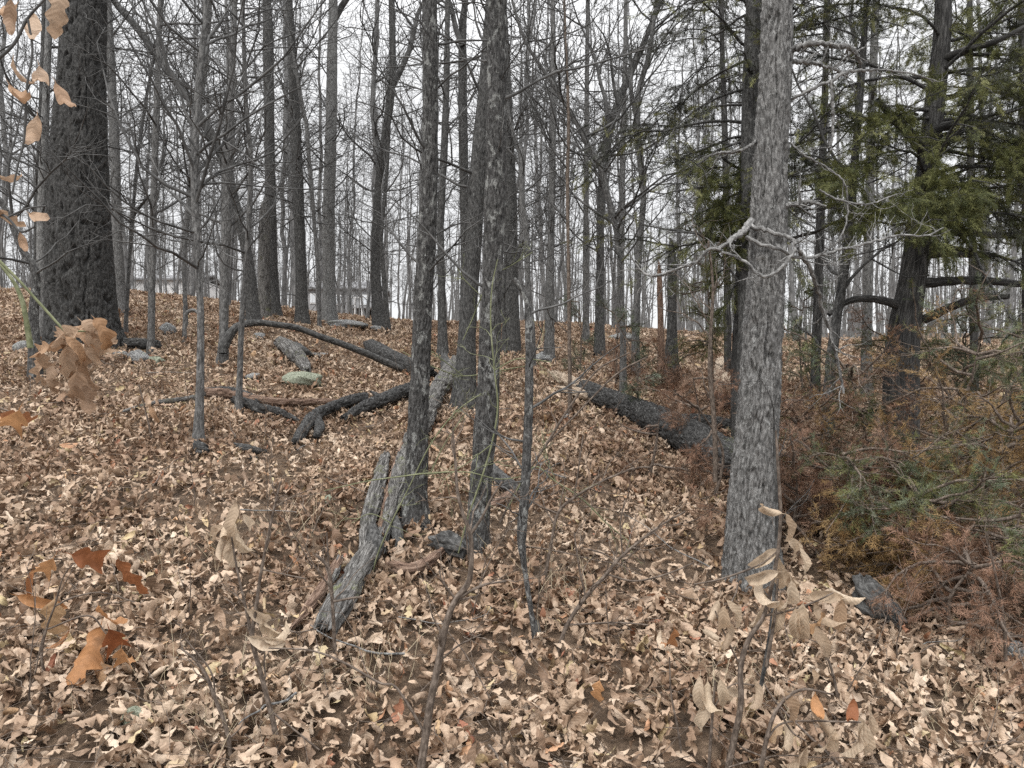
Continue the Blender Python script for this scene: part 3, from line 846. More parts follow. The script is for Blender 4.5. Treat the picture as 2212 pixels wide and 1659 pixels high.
# broken crooked sapling right of centre
js, jl, jd = T('broken_sapling', 'crooked sapling with a snapped drooping top right of centre', [(1160, 1392, 15), (1152, 1350, 11), (1142, 1285, 11), (1132, 1220, 12), (1127, 1160, 20), (1133, 1080, 21), (1138, 990, 20), (1143, 870, 19), (1143, 740, 16), (1141, 680, 15), (1137, 645, 13), (1124, 620, 12), (1110, 602, 9)],
               mat='lichen', bark='plain', k=28, nb=7, bl=(.2, .7), zmin=.5, ext=0, step=.02, brz=2.0)
put('stub', trunk_mesh('stub', *(lambda q: (q[:, :3], q[:, 3]))(catmull(np.array([[*P(1166, 1405, jd), .022], [*P(1163, 1370, jd), .02], [*P(1160, 1340, jd), .008]]), 14)), 14, bark_plain, 5), M['dark'], js)

# ------------------------------------------------------------------ woods beyond the crest
def wood_tree(h, r, nb, seed, low):
    """trunk and crown meshes of a bare woodland tree at the origin"""
    n = 26
    z = np.linspace(0, h, n)
    wob = np.cumsum(rng.normal(0, .035, (n, 2)), 0) * (h / 12)
    wob -= wob[0]
    pts = np.column_stack([wob, z])
    rad = r * (1 - .75 * z / h) * (1 + .5 * np.exp(-z / .35))
    tr = trunk_mesh('trunk', pts, rad, 8, None, seed)
    bs = []
    for q in range(nb):
        f = low + (1 - low) * rng.random() ** .8
        i_ = int(f * (n - 1))
        az = rng.uniform(0, 6.283); el = rng.uniform(.15, 1.1)
        v = np.array([math.cos(az) * math.cos(el), math.sin(az) * math.cos(el), math.sin(el)])
        ln = (1 - .6 * f) * rng.uniform(.10, .30) * h
        bs.append((pts[i_], v, ln, rad[i_] * rng.uniform(.25, .5)))
    cr = twigs(bs, 2, 4.2, wig=.26, rmin=.006, k0=4).mesh('crown')
    tr.materials.append(M['far']); cr.materials.append(M['twig'])
    return tr, cr


WOOD = [wood_tree(rng.uniform(11, 17), rng.uniform(.04, .085), 34, 40 + q, rng.uniform(.08, .25)) for q in range(7)]
WOOD += [wood_tree(rng.uniform(7, 10), rng.uniform(.022, .04), 26, 60 + q, .08) for q in range(6)]
placed = []
cnt = 0
for q in range(4000):
    if cnt >= 292: break
    y = 17.5 + 62 * rng.random() ** 1.15
    x = rng.uniform(-.74, .74) * y
    if any((x - a) ** 2 + (y - b) ** 2 < (1.0 + .012 * y) ** 2 for a, b in placed): continue
    placed.append((x, y)); cnt += 1
    v = int(rng.integers(0, len(WOOD)))
    g = float(ground(x, y))
    Xg = 1106 + F * x / y
    side = next(b for a, b in ((90, 'at the far left edge'), (255, 'behind the massive oak'), (430, 'between the oak and the slim trees'), (600, 'around the pale splintered snag'), (730, 'around the straight pale trunk'), (890, 'left of the lichen trunks'),
                               (1110, 'behind the two lichen trunks'), (1290, 'right of the lichen trunks'), (1420, 'behind the wide V tree'), (1590, 'behind the broken snags'), (1720, 'behind the shaggy trunk'), (1960, 'left of the big cedar'), (2120, 'behind the big cedar'), (99999, 'at the far right edge')) if Xg < a)
    deep = 'on the crest' if y < 27 else 'past the crest' if y < 45 else 'deep in the woods'
    look = 'slender' if v < 7 else 'very thin'
    t = thing('woodland_tree', look + ' bare grey tree ' + deep + ' ' + side, 'tree', (x, y, g - .1), 'bare trees in the woods behind the crest')
    s = rng.uniform(.85, 1.2)
    t.rotation_euler = (rng.normal(0, .035), rng.normal(0, .035), rng.uniform(0, 6.283)); t.scale = (s, s, s)
    for nm, me in zip(('trunk', 'crown'), WOOD[v]):
        o = bpy.data.objects.new(nm, me); COL.objects.link(o); o.parent = t

# far wood: one mass of grey stems
far = Tubes()
m_ = 900
fy = rng.uniform(70, 190, m_); fx = rng.uniform(-.8, .8, m_) * fy
hh = rng.uniform(9, 17, m_); rr = rng.uniform(.07, .17, m_)
tt = np.linspace(0, 1, 7)
lean_ = rng.normal(0, .05, (m_, 2))
Pn = np.stack([fx[:, None] + lean_[:, :1] * hh[:, None] * tt, fy[:, None] + lean_[:, 1:] * hh[:, None] * tt, (ground(fx, fy) - .3)[:, None] + hh[:, None] * tt], -1)
Pn[..., :2] += rng.normal(0, .10, (m_, 7, 2))
far.add(Pn, rr[:, None] * (1 - .8 * tt), 5)
fb = []
bi = rng.integers(0, m_, 9000); bt = rng.uniform(.08, .98, 9000)
az = rng.uniform(0, 6.283, 9000); el = rng.uniform(.2, 1.2, 9000)
v = np.stack([np.cos(az) * np.cos(el), np.sin(az) * np.cos(el), np.sin(el)], -1)
i0 = np.minimum((bt * 6).astype(int), 5); fr = bt * 6 - i0
st = Pn[bi, i0] * (1 - fr)[:, None] + Pn[bi, i0 + 1] * fr[:, None]
ln = rng.uniform(.8, 3.2, 9000) * (1.1 - .6 * bt)
tb = np.linspace(0, 1, 4)
Pb = st[:, None, :] + v[:, None, :] * (ln[:, None] * tb)[..., None] + rng.normal(0, .10, (9000, 4, 3)) * tb[None, :, None]
far.add(Pb, (rr[bi] * .35 * (1 - .8 * bt))[:, None] * (1 - .7 * tb) + .008, 3)
fo = put('far_woods', far.mesh('far_woods'), M['far'])
tag(fo, 'far grey mass of bare woods along the skyline', 'woods', kind='stuff')

# ------------------------------------------------------------------ houses beyond the trees
M['siding'] = flat_mat('grey_siding', (.26, .26, .265), (.31, .31, .315), 2)
M['white'] = flat_mat('white_paint', (.60, .60, .60), (.68, .68, .68), 2)
M['roof'] = flat_mat('shingle_roof', (.15, .15, .155), (.21, .21, .215), 20)
M['deck_shade'] = flat_mat('painted_deck_shade', (.03, .03, .03), (.06, .06, .058), 6)  # near-black colour stands for the shade below the deck
gm, gn, gl, gb, go_ = newmat('window_glass'); gb.inputs["Base Color"].default_value = (.62, .65, .68, 1); gb.inputs["Roughness"].default_value = .12; gb.inputs["Specular IOR Level"].default_value = .8
M['glass'] = gm


def box(name, c, s, mat, parent):
    c = np.array(c, float); s = np.array(s, float) / 2
    V = np.array([[a, b, d] for a in (-1, 1) for b in (-1, 1) for d in (-1, 1)]) * s + c
    Q = np.array([[0, 1, 3, 2], [4, 6, 7, 5], [0, 4, 5, 1], [2, 3, 7, 6], [0, 2, 6, 4], [1, 5, 7, 3]])
    return put(name, mesh_np(name, V, [Q], False), M[mat], parent)


def sub(o, part, root):
    o.parent = part; o.matrix_parent_inverse = Matrix.Identity(4)


def house(label, Xa, Xb, Yt, Ye, Yb, d, wall, wins, deck):
    a, b = P(Xa, Yb, d), P(Xb, Yb, d)
    zt, ze, zb = P(0, Yt, d)[2], P(0, Ye, d)[2], P(0, Yb, d)[2]
    cx, W, H, D = (a[0] + b[0]) / 2, b[0] - a[0], ze - zb, 7.0
    h = thing('house', label, 'house', (cx, d, zb))
    box('wall', (cx, d + D / 2, (ze + zb) / 2 - 1), (W, D, H + 2), wall, h)
    o = .35
    V = np.array([[cx - W / 2 - o, d - o, ze], [cx + W / 2 + o, d - o, ze], [cx + W / 2 + o, d + D / 2, zt], [cx - W / 2 - o, d + D / 2, zt], [cx + W / 2 + o, d + D + o, ze], [cx - W / 2 - o, d + D + o, ze]])
    V2 = V - np.array([0, 0, .18])
    VV = np.vstack([V, V2])
    put('roof', mesh_np('roof', VV, [np.array([[0, 1, 2, 3], [3, 2, 4, 5], [7, 6, 9, 8], [8, 9, 11, 10], [0, 6, 7, 1], [4, 10, 11, 5], [1, 7, 8, 2], [2, 8, 10, 4], [0, 3, 9, 6], [3, 5, 11, 9]])], False), M['roof'], h)
    for (X, Y, w, hh_) in wins:
        p = P(X, Y, d); w = w * d / F; hh_ = hh_ * d / F
        f = box('window', (p[0], d - .04, p[2]), (w, .10, hh_), 'white', h)
        for sx in (-1, 1):
            g = box('pane', (p[0] + sx * w * .23, d - .10, p[2]), (w * .38, .04, hh_ * .8), 'glass', h); sub(g, f, h)
    if deck:
        X1, X2, Yd = deck
        p1, p2 = P(X1, Yd, d - 2), P(X2, Yd, d - 2)
        dk = box('deck', ((p1[0] + p2[0]) / 2, d - 1.1, p1[2]), (p2[0] - p1[0], 2.1, .16), 'siding', h)
        for q in range(5):
            x = p1[0] + (p2[0] - p1[0]) * q / 4
            pz = p1[2] + .08
            sub(box('post', (x, d - 2.08, pz - 1.0), (.12, .12, 2.2), 'white', h), dk, h)
            sub(box('rail_post', (x, d - 2.08, pz + .5), (.10, .10, .95), 'white', h), dk, h)
        sub(box('rail', ((p1[0] + p2[0]) / 2, d - 2.08, p1[2] + 1.08), (p2[0] - p1[0], .12, .09), 'white', h), dk, h)
        box('under_deck_shade', ((p1[0] + p2[0]) / 2 + .4, d - .02, p1[2] - 1.0), (1.6, .06, 1.7), 'deck_shade', h)  # flat panel with the shade under the deck put into its dark colour
    return h


house('grey house with white windows and a deck far behind the trees', 655, 815, 600, 622, 690, 88, 'siding', [(676, 645, 12, 22), (731, 648, 14, 22), (757, 648, 14, 22), (786, 648, 15, 22)], (752, 812, 664))
house('white building far behind the trees right of the oak', 290, 428, 584, 602, 668, 84, 'white', [(318, 628, 12, 16), (404, 630, 12, 16)], None)
# ------------------------------------------------------------------ fallen logs
def grain_deep(cx, sx, s):
    f = ridged(cx, sx, s, .02, .5, .03, 4)
    h = vn(cx / .06 + 8, sx / .06, s / .16)
    return .026 * smooth((f - .03) / .3) - .018 + .028 * (vn(cx / .06, sx / .06, s / .3) - .5) - .026 * smooth((h - .66) / .12) + .014 * (vn(cx / .012, sx / .012, s / .04) - .5)


def bark_plates(cx, sx, s):
    f = ridged(cx, sx, s, .036, .10, .05, 6)
    return .024 * smooth((f - .04) / .26) - .014 + .02 * (vn(cx / .12, sx / .12, s / .3) - .5) + .009 * (vn(cx / .012, sx / .012, s / .02) - .5)


def log_mesh(name, pts, k, disp, n, seed, rag=(0.05, .05), lift=.85, flat=1.0, dz=0.0):
    c = []
    for q in pts:
        X, Y, w = q[:3]
        d = q[3] if len(q) > 3 else hit(X, Y + w * .42, .055)
        p = P(X, Y, d); r = w * d / F / 2
        c.append([*p, r])
    c = catmull(np.array(c), n)
    me = trunk_mesh(name, c[:, :3], c[:, 3], k, disp, seed, ends=True)
    V = np.empty(len(me.vertices) * 3, np.float32); me.vertices.foreach_get("co", V); V = V.reshape(-1, 3)
    for e, sgn, amt in ((0, -1, rag[0]), (n - 1, 1, rag[1])):
        ax = nrm(c[min(e + 1, n - 1), :3] - c[max(e - 1, 0), :3])
        for j_ in range(5):
            ring = e - sgn * j_
            th = np.arange(k) * 2 * math.pi / k
            nz = vn(np.cos(th) * 2.2 + seed, np.sin(th) * 2.2, 0 * th) + .5 * vn(np.cos(th) * 6 + seed, np.sin(th) * 6, 0 * th) - .6
            V[ring * k:(ring + 1) * k] += (ax * sgn * amt)[None, :] * nz[:, None] * (1 - j_ / 5)
    me.vertices.foreach_set("co", V.astype(np.float32).ravel()); me.update()
    return me, c


def log(name, label, parts, cat='log'):
    """parts = [(part name, points, material, disp, k, n, rag)]"""
    X, Y, w = parts[0][1][0][:3]
    t = thing(name, label, cat, P(X, Y, hit(X, Y + w * .42)))
    for i_, (pn, pts, mat, disp, k, n, rag) in enumerate(parts):
        me, c = log_mesh(pn, pts, k, disp, n, i_ * 7 + len(label), rag)
        put(pn, me, M[mat], t)
    return t


# the big decayed log in the middle, split along its length
log('decayed_log', 'long grey decayed log lying downhill between the lichen trunks', [
    ('slab', [(950, 836, 34), (925, 885, 40), (896, 950, 44), (872, 1020, 44), (850, 1090, 38), (832, 1160, 20)], 'rotwood', grain_deep, 60, 150, (.10, .3)),
    ('slab', [(912, 890, 18), (880, 960, 26), (856, 1030, 28), (838, 1100, 26), (822, 1160, 14)], 'redwood', grain_deep, 40, 110, (.10, .2)),
    ('slab', [(832, 985, 20), (818, 1040, 30), (806, 1090, 34), (792, 1140, 28), (784, 1185, 14)], 'rotwood', grain_deep, 48, 110, (.16, .2)),
    ('slab', [(822, 1150, 22), (795, 1205, 34), (768, 1255, 38), (740, 1305, 40), (714, 1355, 34)], 'rotwood', grain_deep, 56, 120, (.2, .14)),
    ('slab', [(790, 1185, 18), (762, 1230, 28), (732, 1280, 32), (704, 1325, 30), (690, 1352, 22)], 'rotwood', grain_deep, 48, 110, (.2, .14)),
    ('slab', [(728, 1215, 20), (700, 1265, 26), (668, 1312, 24), (640, 1345, 12)], 'redwood', grain_deep, 40, 80, (.12, .14)),
    ('slab', [(733, 1205, 14), (722, 1240, 20), (706, 1270, 12)], 'rotwood', grain_deep, 30, 50, (.10, .1)),
    ('slab', [(800, 1135, 26), (808, 1180, 34), (795, 1222, 22)], 'dark', grain_deep, 36, 50, (.1, .1)),
    ('slab', [(846, 1110, 18), (858, 1150, 24), (862, 1180, 14)], 'dark', grain_deep, 30, 40, (.1, .1)),
    ('root', [(985, 778, 24), (972, 806, 38), (950, 838, 38)], 'rotwood', grain_deep, 40, 50, (.14, .06)),
    ('root', [(958, 770, 16), (966, 792, 26), (960, 822, 22)], 'dark', grain_deep, 30, 40, (.1, .06)),
])
log('rotten_wood', 'crumbling dark wood chunk between the feet of the lichen trunks', [
    ('chunk', [(940, 1168, 30), (970, 1172, 44), (1005, 1190, 34)], 'dark', grain_deep, 36, 46, (.06, .06)),
    ('splinter', [(850, 1222, 22), (890, 1230, 30), (930, 1210, 26), (965, 1180, 16)], 'redwood', grain_deep, 30, 60, (.06, .06))], 'wood chunk')
log('fallen_limb', 'dark limb propped behind the right lichen trunk', [
    ('limb', [(1058, 1010, 22), (1080, 1032, 26), (1105, 1050, 26), (1128, 1062, 16)], 'dark', bark_plates, 28, 50, (.05, .08)),
    ('limb', [(1040, 1098, 14), (1075, 1085, 18), (1105, 1066, 16)], 'redwood', bark_plates, 22, 40, (.03, .03))], 'limb')

# dark boughs left of the middle
log('fallen_log', 'thick black log with a jagged end behind the left lichen trunk', [
    ('trunk', [(798, 744, 22), (815, 757, 34), (850, 775, 34), (890, 792, 32), (930, 806, 28)], 'log', bark_plates, 44, 80, (.35, .1)),])
log('fallen_bough', 'dark cracked bough running up to the left lichen trunk', [
    ('bough', [(744, 902, 12), (770, 888, 20), (800, 874, 24), (830, 862, 26), (862, 850, 29), (892, 840, 27)], 'log', bark_plates, 36, 90, (.1, .1)),
    ('broken_limb', [(828, 862, 14), (812, 852, 9), (800, 846, 5)], 'log', bark_plates, 14, 20, (.02, .02))], 'bough')
log('fallen_bough', 'grey bough bending down to a dark tip among the leaves', [
    ('bough', [(785, 860, 22), (760, 866, 24), (730, 876, 22), (700, 886, 22), (676, 902, 24), (660, 922, 22), (648, 940, 20), (637, 954, 14)], 'log', bark_plates, 36, 110, (.12, .06)),
    ('broken_limb', [(684, 900, 16), (690, 925, 20), (684, 942, 12)], 'log', bark_plates, 18, 24, (.03, .05))], 'bough')
log('fallen_log', 'long reddish brown log lying across the slope at left', [
    ('trunk', [(445, 851, 22), (484, 852, 24), (523, 857, 20), (560, 864, 17), (600, 869, 16), (653, 869, 15), (700, 868, 14), (750, 869, 12)], 'redwood', bark_plates, 32, 130, (.05, .05)),
    ('bark_sheet', [(440, 848, 20), (484, 849, 25), (530, 856, 22), (560, 866, 14)], 'log', bark_plates, 32, 70, (.08, .12)),])
log('fallen_bough', 'forked dark bough slanting away from the long reddish log', [
    ('bough', [(505, 864, 14), (530, 870, 20), (560, 882, 22), (599, 889, 18), (628, 900, 11), (645, 908, 6)], 'log', bark_plates, 30, 70, (.05, .05))], 'bough')
log('fallen_branch', 'thin mossy branch reaching left from the reddish log', [
    ('branch', [(262, 890, 5), (300, 878, 7), (340, 869, 9), (375, 865, 10), (412, 860, 11), (448, 852, 11)], 'rotwood', bark_plates, 16, 70, (.02, .02))], 'branch')
log('rotten_stump', 'weathered grey stump log beside the green lichen rock', [
    ('trunk', [(603, 738, 22), (622, 750, 34), (640, 768, 32), (656, 786, 26), (664, 800, 12)], 'rotwood', grain_deep, 36, 50, (.12, .08)),
    ('dark_lump', [(638, 748, 16), (654, 760, 22), (670, 766, 10)], 'dark', grain_deep, 24, 26, (.1, .1))], 'stump')  # second part is a solid dark lump, no opening is cut
log('fallen_log', 'short grey log lying behind the slender tree near the oak', [
    ('trunk', [(268, 741, 20), (300, 743, 22), (345, 746, 21)], 'log', bark_plates, 26, 40, (.04, .04))])
log('wood_piece', 'small black stick of rotten wood below the long logs', [
    ('stick', [(508, 962, 9), (530, 968, 16), (555, 973, 13), (575, 975, 7)], 'log', bark_plates, 20, 34, (.04, .04))], 'stick')
log('wood_piece', 'black rotten lump at the foot of the slim grey tree', [
    ('lump', [(424, 958, 14), (436, 970, 24), (448, 976, 10)], 'log', grain_deep, 24, 26, (.03, .03))], 'stick')

# the big log on the right
log('fallen_log', 'big scaly barked log with a splintered pale end on the right', [
    ('trunk', [(1262, 838, 34), (1300, 856, 40), (1353, 878, 46), (1400, 898, 56), (1450, 922, 66), (1509, 955, 78), (1560, 985, 82), (1640, 1012, 84), (1720, 1025, 80)], 'log', bark_plates, 80, 240, (.10, .1)),
    ('splinter', [(1196, 806, 14), (1215, 818, 26), (1240, 830, 32), (1275, 846, 30)], 'palewood', grain_deep, 36, 60, (.25, .02)),
    ('splinter', [(1212, 842, 12), (1240, 846, 20), (1278, 856, 22)], 'palewood', grain_deep, 28, 46, (.2, .02)),
    ('splinter', [(1228, 828, 12), (1240, 836, 20), (1262, 846, 22)], 'dark', grain_deep, 26, 30, (.1, .05))])
log('fallen_log', 'thinner log lying behind the big scaly log', [
    ('trunk', [(1455, 905, 20), (1500, 906, 24), (1545, 912, 25), (1600, 921, 24)], 'log', bark_plates, 32, 70, (.08, .05))])
log('rotten_stump', 'pale orange rotten stump left of the shaggy trunk', [
    ('stump', [(1556, 778, 16), (1560, 815, 38), (1570, 850, 46)], 'palewood', grain_deep, 36, 50, (.12, .04)),
    ('bark', [(1538, 855, 20), (1560, 868, 34), (1592, 872, 30)], 'log', grain_deep, 30, 36, (.05, .05))], 'stump')
log('rotten_stump', 'small black stump in the leaves at lower right', [
    ('stump', [(1868, 1268, 54), (1888, 1300, 70), (1925, 1325, 44), (1945, 1345, 20)], 'dark', grain_deep, 40, 44, (.06, .06))], 'stump')
log('fallen_log', 'dark grey log half buried under the brown cedar brush', [
    ('trunk', [(1790, 1035, 40), (1840, 1042, 62), (1900, 1040, 60), (1950, 1030, 40)], 'log', bark_plates, 40, 60, (.08, .08))])

# ------------------------------------------------------------------ rocks
def rock(label, X, Y, w, h, mat='rock', seed=1, depth=.8):
    d = hit(X, Y + h * .3)
    p = P(X, Y, d)
    n_, k_ = 18, 26
    u = np.linspace(0, math.pi, n_)[:, None]; v = np.linspace(0, 2 * math.pi, k_, endpoint=False)[None, :]
    x, y, z = np.sin(u) * np.cos(v), np.sin(u) * np.sin(v), np.cos(u) * np.ones_like(v)
    r = .72 + .5 * vn(x * 1.4 + seed, y * 1.4, z * 1.4) + .22 * vn(x * 4 + seed, y * 4, z * 4) + .08 * vn(x * 11, y * 11 + seed, z * 11)
    r = np.round(r * 9) / 9 * .35 + r * .65
    r = r * .92
    V = np.stack([x * r * w * d / F / 2, y * r * w * d / F / 2 * depth, z * r * h * d / F / 2 * 1.1], -1).reshape(-1, 3)
    i_ = np.arange(n_ - 1)[:, None] * k_; a = np.arange(k_)[None, :]; b = (a + 1) % k_
    Q = np.stack([i_ + a, i_ + k_ + a, i_ + k_ + b, i_ + b], -1).reshape(-1, 4)
    o = put('rock', mesh_np('rock', V, [Q], True, bco=V * 1.0 + seed), M[mat])
    o.location = [float(q) for q in p]; o.rotation_euler = (0, 0, seed * 1.1)
    return tag(o, label, 'rock', 'rocks in the leaves')


rock('large flat rock covered in pale green lichen left of the middle', 655, 822, 96, 34, 'greenrock', 1)
rock('small pale rock left of the green lichen rock', 548, 816, 46, 18, 'rock', 2)
rock('wide flat grey rock slab on the crest', 748, 703, 92, 22, 'rock', 3)
rock('low grey rock right of the slab on the crest', 815, 712, 36, 14, 'rock', 4)
rock('pale jagged rock at the foot of the slender tree', 300, 775, 56, 30, 'rock', 5)
rock('small lichen rock right of the jagged pale rock', 336, 782, 34, 22, 'greenrock', 6)
rock('grey rock on the slope behind the slender tree', 362, 716, 40, 30, 'rock', 7)
rock('rounded rock left of the oak foot', 46, 752, 44, 30, 'rock', 8)
rock('rock right of the oak foot near the hanging leaves', 262, 768, 34, 20, 'rock', 9)
rock('grey rock beside the grey trunk right of centre', 1176, 776, 52, 26, 'rock', 10)
rock('pale green rock between the big log and the snags', 1402, 824, 62, 30, 'greenrock', 11)
rock('flat grey rock on the crest right of the middle', 1345, 731, 66, 22, 'rock', 12)
rock('small pale stone in the leaves above the decayed log', 712, 1082, 28, 22, 'greenrock', 13)
rock('greenish stone in the bottom left leaves', 292, 1556, 60, 56, 'greenrock', 14)
rock('pale stone just below the black stick', 545, 988, 20, 12, 'rock', 15)
rock('pale stone in front of the big scaly log', 1225, 905, 22, 18, 'rock', 16)
rock('white stone at the lower right edge', 2200, 1420, 40, 60, 'rock', 17)
rock('low rock under the arched stem', 690, 768, 40, 12, 'rock', 18)
rock('small rock under the middle of the arched sapling', 560, 728, 30, 16, 'rock', 19)

# ------------------------------------------------------------------ cedars
def spray_template(r, n=46, wd=.016, ln_=(.10, .24)):
    T_ = []
    for i_ in range(n):
        s = r.uniform(0, 1) ** .85
        sd_ = r.choice([-1, 1])
        side = r.uniform(0, .42) * (1 - s) * r.uniform(.2, 1)
        a = sd_ * r.uniform(.35, .8)
        b = np.array([s + side * math.cos(a), side * math.sin(a), r.normal(0, .05)])
        a2 = a + r.normal(0, .45)
        ln = r.uniform(*ln_)
        dr = np.array([math.cos(a2), math.sin(a2), r.normal(0, .35)])
        pw = np.array([-math.sin(a2), math.cos(a2), r.normal(0, .4)]) * wd
        T_.append([b - pw, b + pw, b + dr * ln])
    for i_ in range(5):                      # the twig itself
        T_.append([[i_ * .2, -.008, 0], [i_ * .2, .008, 0], [i_ * .2 + .26, 0, .01]])
    return np.array(T_).reshape(-1, 3)


r_sp = np.random.default_rng(5)
SPRAY = np.array([spray_template(r_sp, 84, .012, (.08, .18)) for _ in range(8)])
WISP = np.array([spray_template(r_sp, 34, .011, (.14, .34)) for _ in range(8)])


def sprays(pos, dirs, size, col, TPL=None):
    """realise many sprays: -> verts, tris, colours"""
    TPL = SPRAY if TPL is None else TPL
    m = len(pos)
    X = dirs / (np.linalg.norm(dirs, axis=1, keepdims=True) + 1e-9)
    ref = rng.normal(0, .45, (m, 3)) + np.array([0, 0, 1.])
    Y = np.cross(ref, X); Y /= np.linalg.norm(Y, axis=1, keepdims=True) + 1e-9
    Z = np.cross(X, Y)
    R = np.stack([X, Y, Z], 1)
    Tm = TPL[rng.integers(0, len(TPL), m)]
    V = np.einsum('mvi,mij->mvj', Tm, R) * size[:, None, None] + pos[:, None, :]
    nv = Tm.shape[1]
    C = np.repeat(col, nv, 0) * rng.uniform(.75, 1.25, (m * nv // 3, 1)).repeat(3, 0)
    return V.reshape(-1, 3), np.arange(m * nv).reshape(-1, 3), C


GREEN = np.array([[.11, .12, .042], [.15, .155, .058], [.075, .084, .034], [.20, .20, .085]])
DARKG = np.array([[.038, .041, .030], [.055, .058, .042], [.075, .076, .060], [.03, .033, .025]])
MIXG = np.vstack([GREEN, DARKG])
BROWN = np.array([[.20, .115, .075], [.26, .155, .105], [.15, .085, .052], [.31, .205, .145]])
OCHRE = np.array([[.26, .165, .07], [.31, .205, .095], [.21, .13, .055]])
SAGE = np.array([[.085, .105, .06], [.12, .14, .085], [.06, .08, .045], [.16, .175, .12]])


def foliage_on(bases, name, parent, pal, per=30, size=(.10, .2), lev=1, dens=4, droop=-.06, wig=.14, twigmat='cedar', bare=.2, minlen=.2, colfun=None, start=.3, tpl=None, hang=-.35):
    """boughs grown from bases with side twigs; sprays along the twigs"""
    TB = Tubes(); POS, DIR = [], []
    cur = bases
    for L in range(lev + 1):
        n = (10, 6, 5)[L]; Ps, Rs, nxt = [], [], []
        for (p, d, ln, r) in cur:
            pl = limb(p, d, ln, n, wig, droop)
            t = np.linspace(0, 1, n)
            Ps.append(pl); Rs.append(np.maximum(r * (1 - .85 * t), .002))
            if L < lev:
                for _ in range(rng.poisson(dens * ln) + 2):
                    f = rng.uniform(.2, .98); i_ = min(int(f * (n - 1)), n - 2)
                    dd = perp(nrm(pl[i_ + 1] - pl[i_]), rng.uniform(.5, 1.0)); dd[2] *= .6
                    nxt.append((pl[i_], dd, ln * rng.uniform(.18, .42) * (1.2 - .6 * f), max(r * .35, .002)))
            if rng.random() > bare:
                m = max(int(per * ln), 2)
                f = rng.uniform(start if L == 0 else .05, 1, m)
                i_ = np.minimum((f * (n - 1)).astype(int), n - 2); fr = (f * (n - 1) - i_)[:, None]
                POS.append(pl[i_] * (1 - fr) + pl[i_ + 1] * fr)
                tg = pl[i_ + 1] - pl[i_]; tg /= np.linalg.norm(tg, axis=1, keepdims=True)
                DIR.append(tg + rng.normal(0, .55, (m, 3)) + np.array([0, 0, hang]))
        TB.add(np.array(Ps), np.array(Rs), (6, 4, 3)[L])
        cur = nxt[:260]
    put('branches', TB.mesh('branches'), M[twigmat], parent)
    pos = np.vstack(POS); dr = np.vstack(DIR)
    if colfun is not None: col = colfun(pos)
    else:
        cl = vn(pos[:, 0] * 3, pos[:, 1] * 3, pos[:, 2] * 3) * .999
        col = pal[np.minimum(((cl * .6 + rng.random(len(pos)) * .4) * len(pal)).astype(int), len(pal) - 1)]
    V, Tt, C = sprays(pos, dr, rng.uniform(size[0], size[1], len(pos)), col, tpl)
    o = put(name, mesh_np(name, V, [Tt], False, col=C), M['foliage'], parent)
    return len(Tt)


def cedar_bases(line, zlo, zhi, n, ln, el=(-.15, .45), azr=(0, 6.283)):
    out = []
    for q in range(n):
        z = rng.uniform(zlo, zhi)
        p, dr = at_height(line, z)
        az = rng.uniform(*azr); e = rng.uniform(*el)
        v = np.array([math.cos(az) * math.cos(e), math.sin(az) * math.cos(e), math.sin(e)])
        out.append((p[:3], v, rng.uniform(*ln), max(p[3] * .22, .012)))
    return out


def cedar(label, pts, d, n, ln, zlo, zhi, pal, ext=2.5, per=26, k=40, boughs=(), bark='plain', clumps=(), cper=60, **kw):
    lean = 0.0
    line = trunk_line(pts, d, lean, ext, 160)
    g = float(ground(line[0, 0], line[0, 1]))
    base = line[0].copy(); base[2] = g - .15
    line = np.vstack([base, line])
    t = thing('cedar_tree', label, 'cedar', (base[0], base[1], g))
    put('trunk', trunk_mesh('trunk', line[:, :3], line[:, 3], k, BARKS[bark], int(rng.integers(1, 90))), M['cedar'], t)
    for b in boughs:
        limb_part(t, 'bough', b, d, 'cedar', n=40, amp=.8)
    foliage_on(cedar_bases(line, zlo, zhi, n, ln, **kw), 'foliage', t, pal, per=per)
    cb = []
    for (X, Y, de, ln_) in clumps:            # leafy bough ends that reach towards the viewer
        tgt = P(X, Y, de)
        p, _ = at_height(line, tgt[2] + .25)
        v = tgt - p[:3]
        cb.append((tgt - nrm(v) * ln_ * .6, nrm(v + np.array([0, 0, .1])), ln_, .012))
    if cb:
        foliage_on(cb, 'foliage', t, GREEN, per=cper, dens=8, lev=1, start=.0, bare=0, size=(.09, .18))
    return t


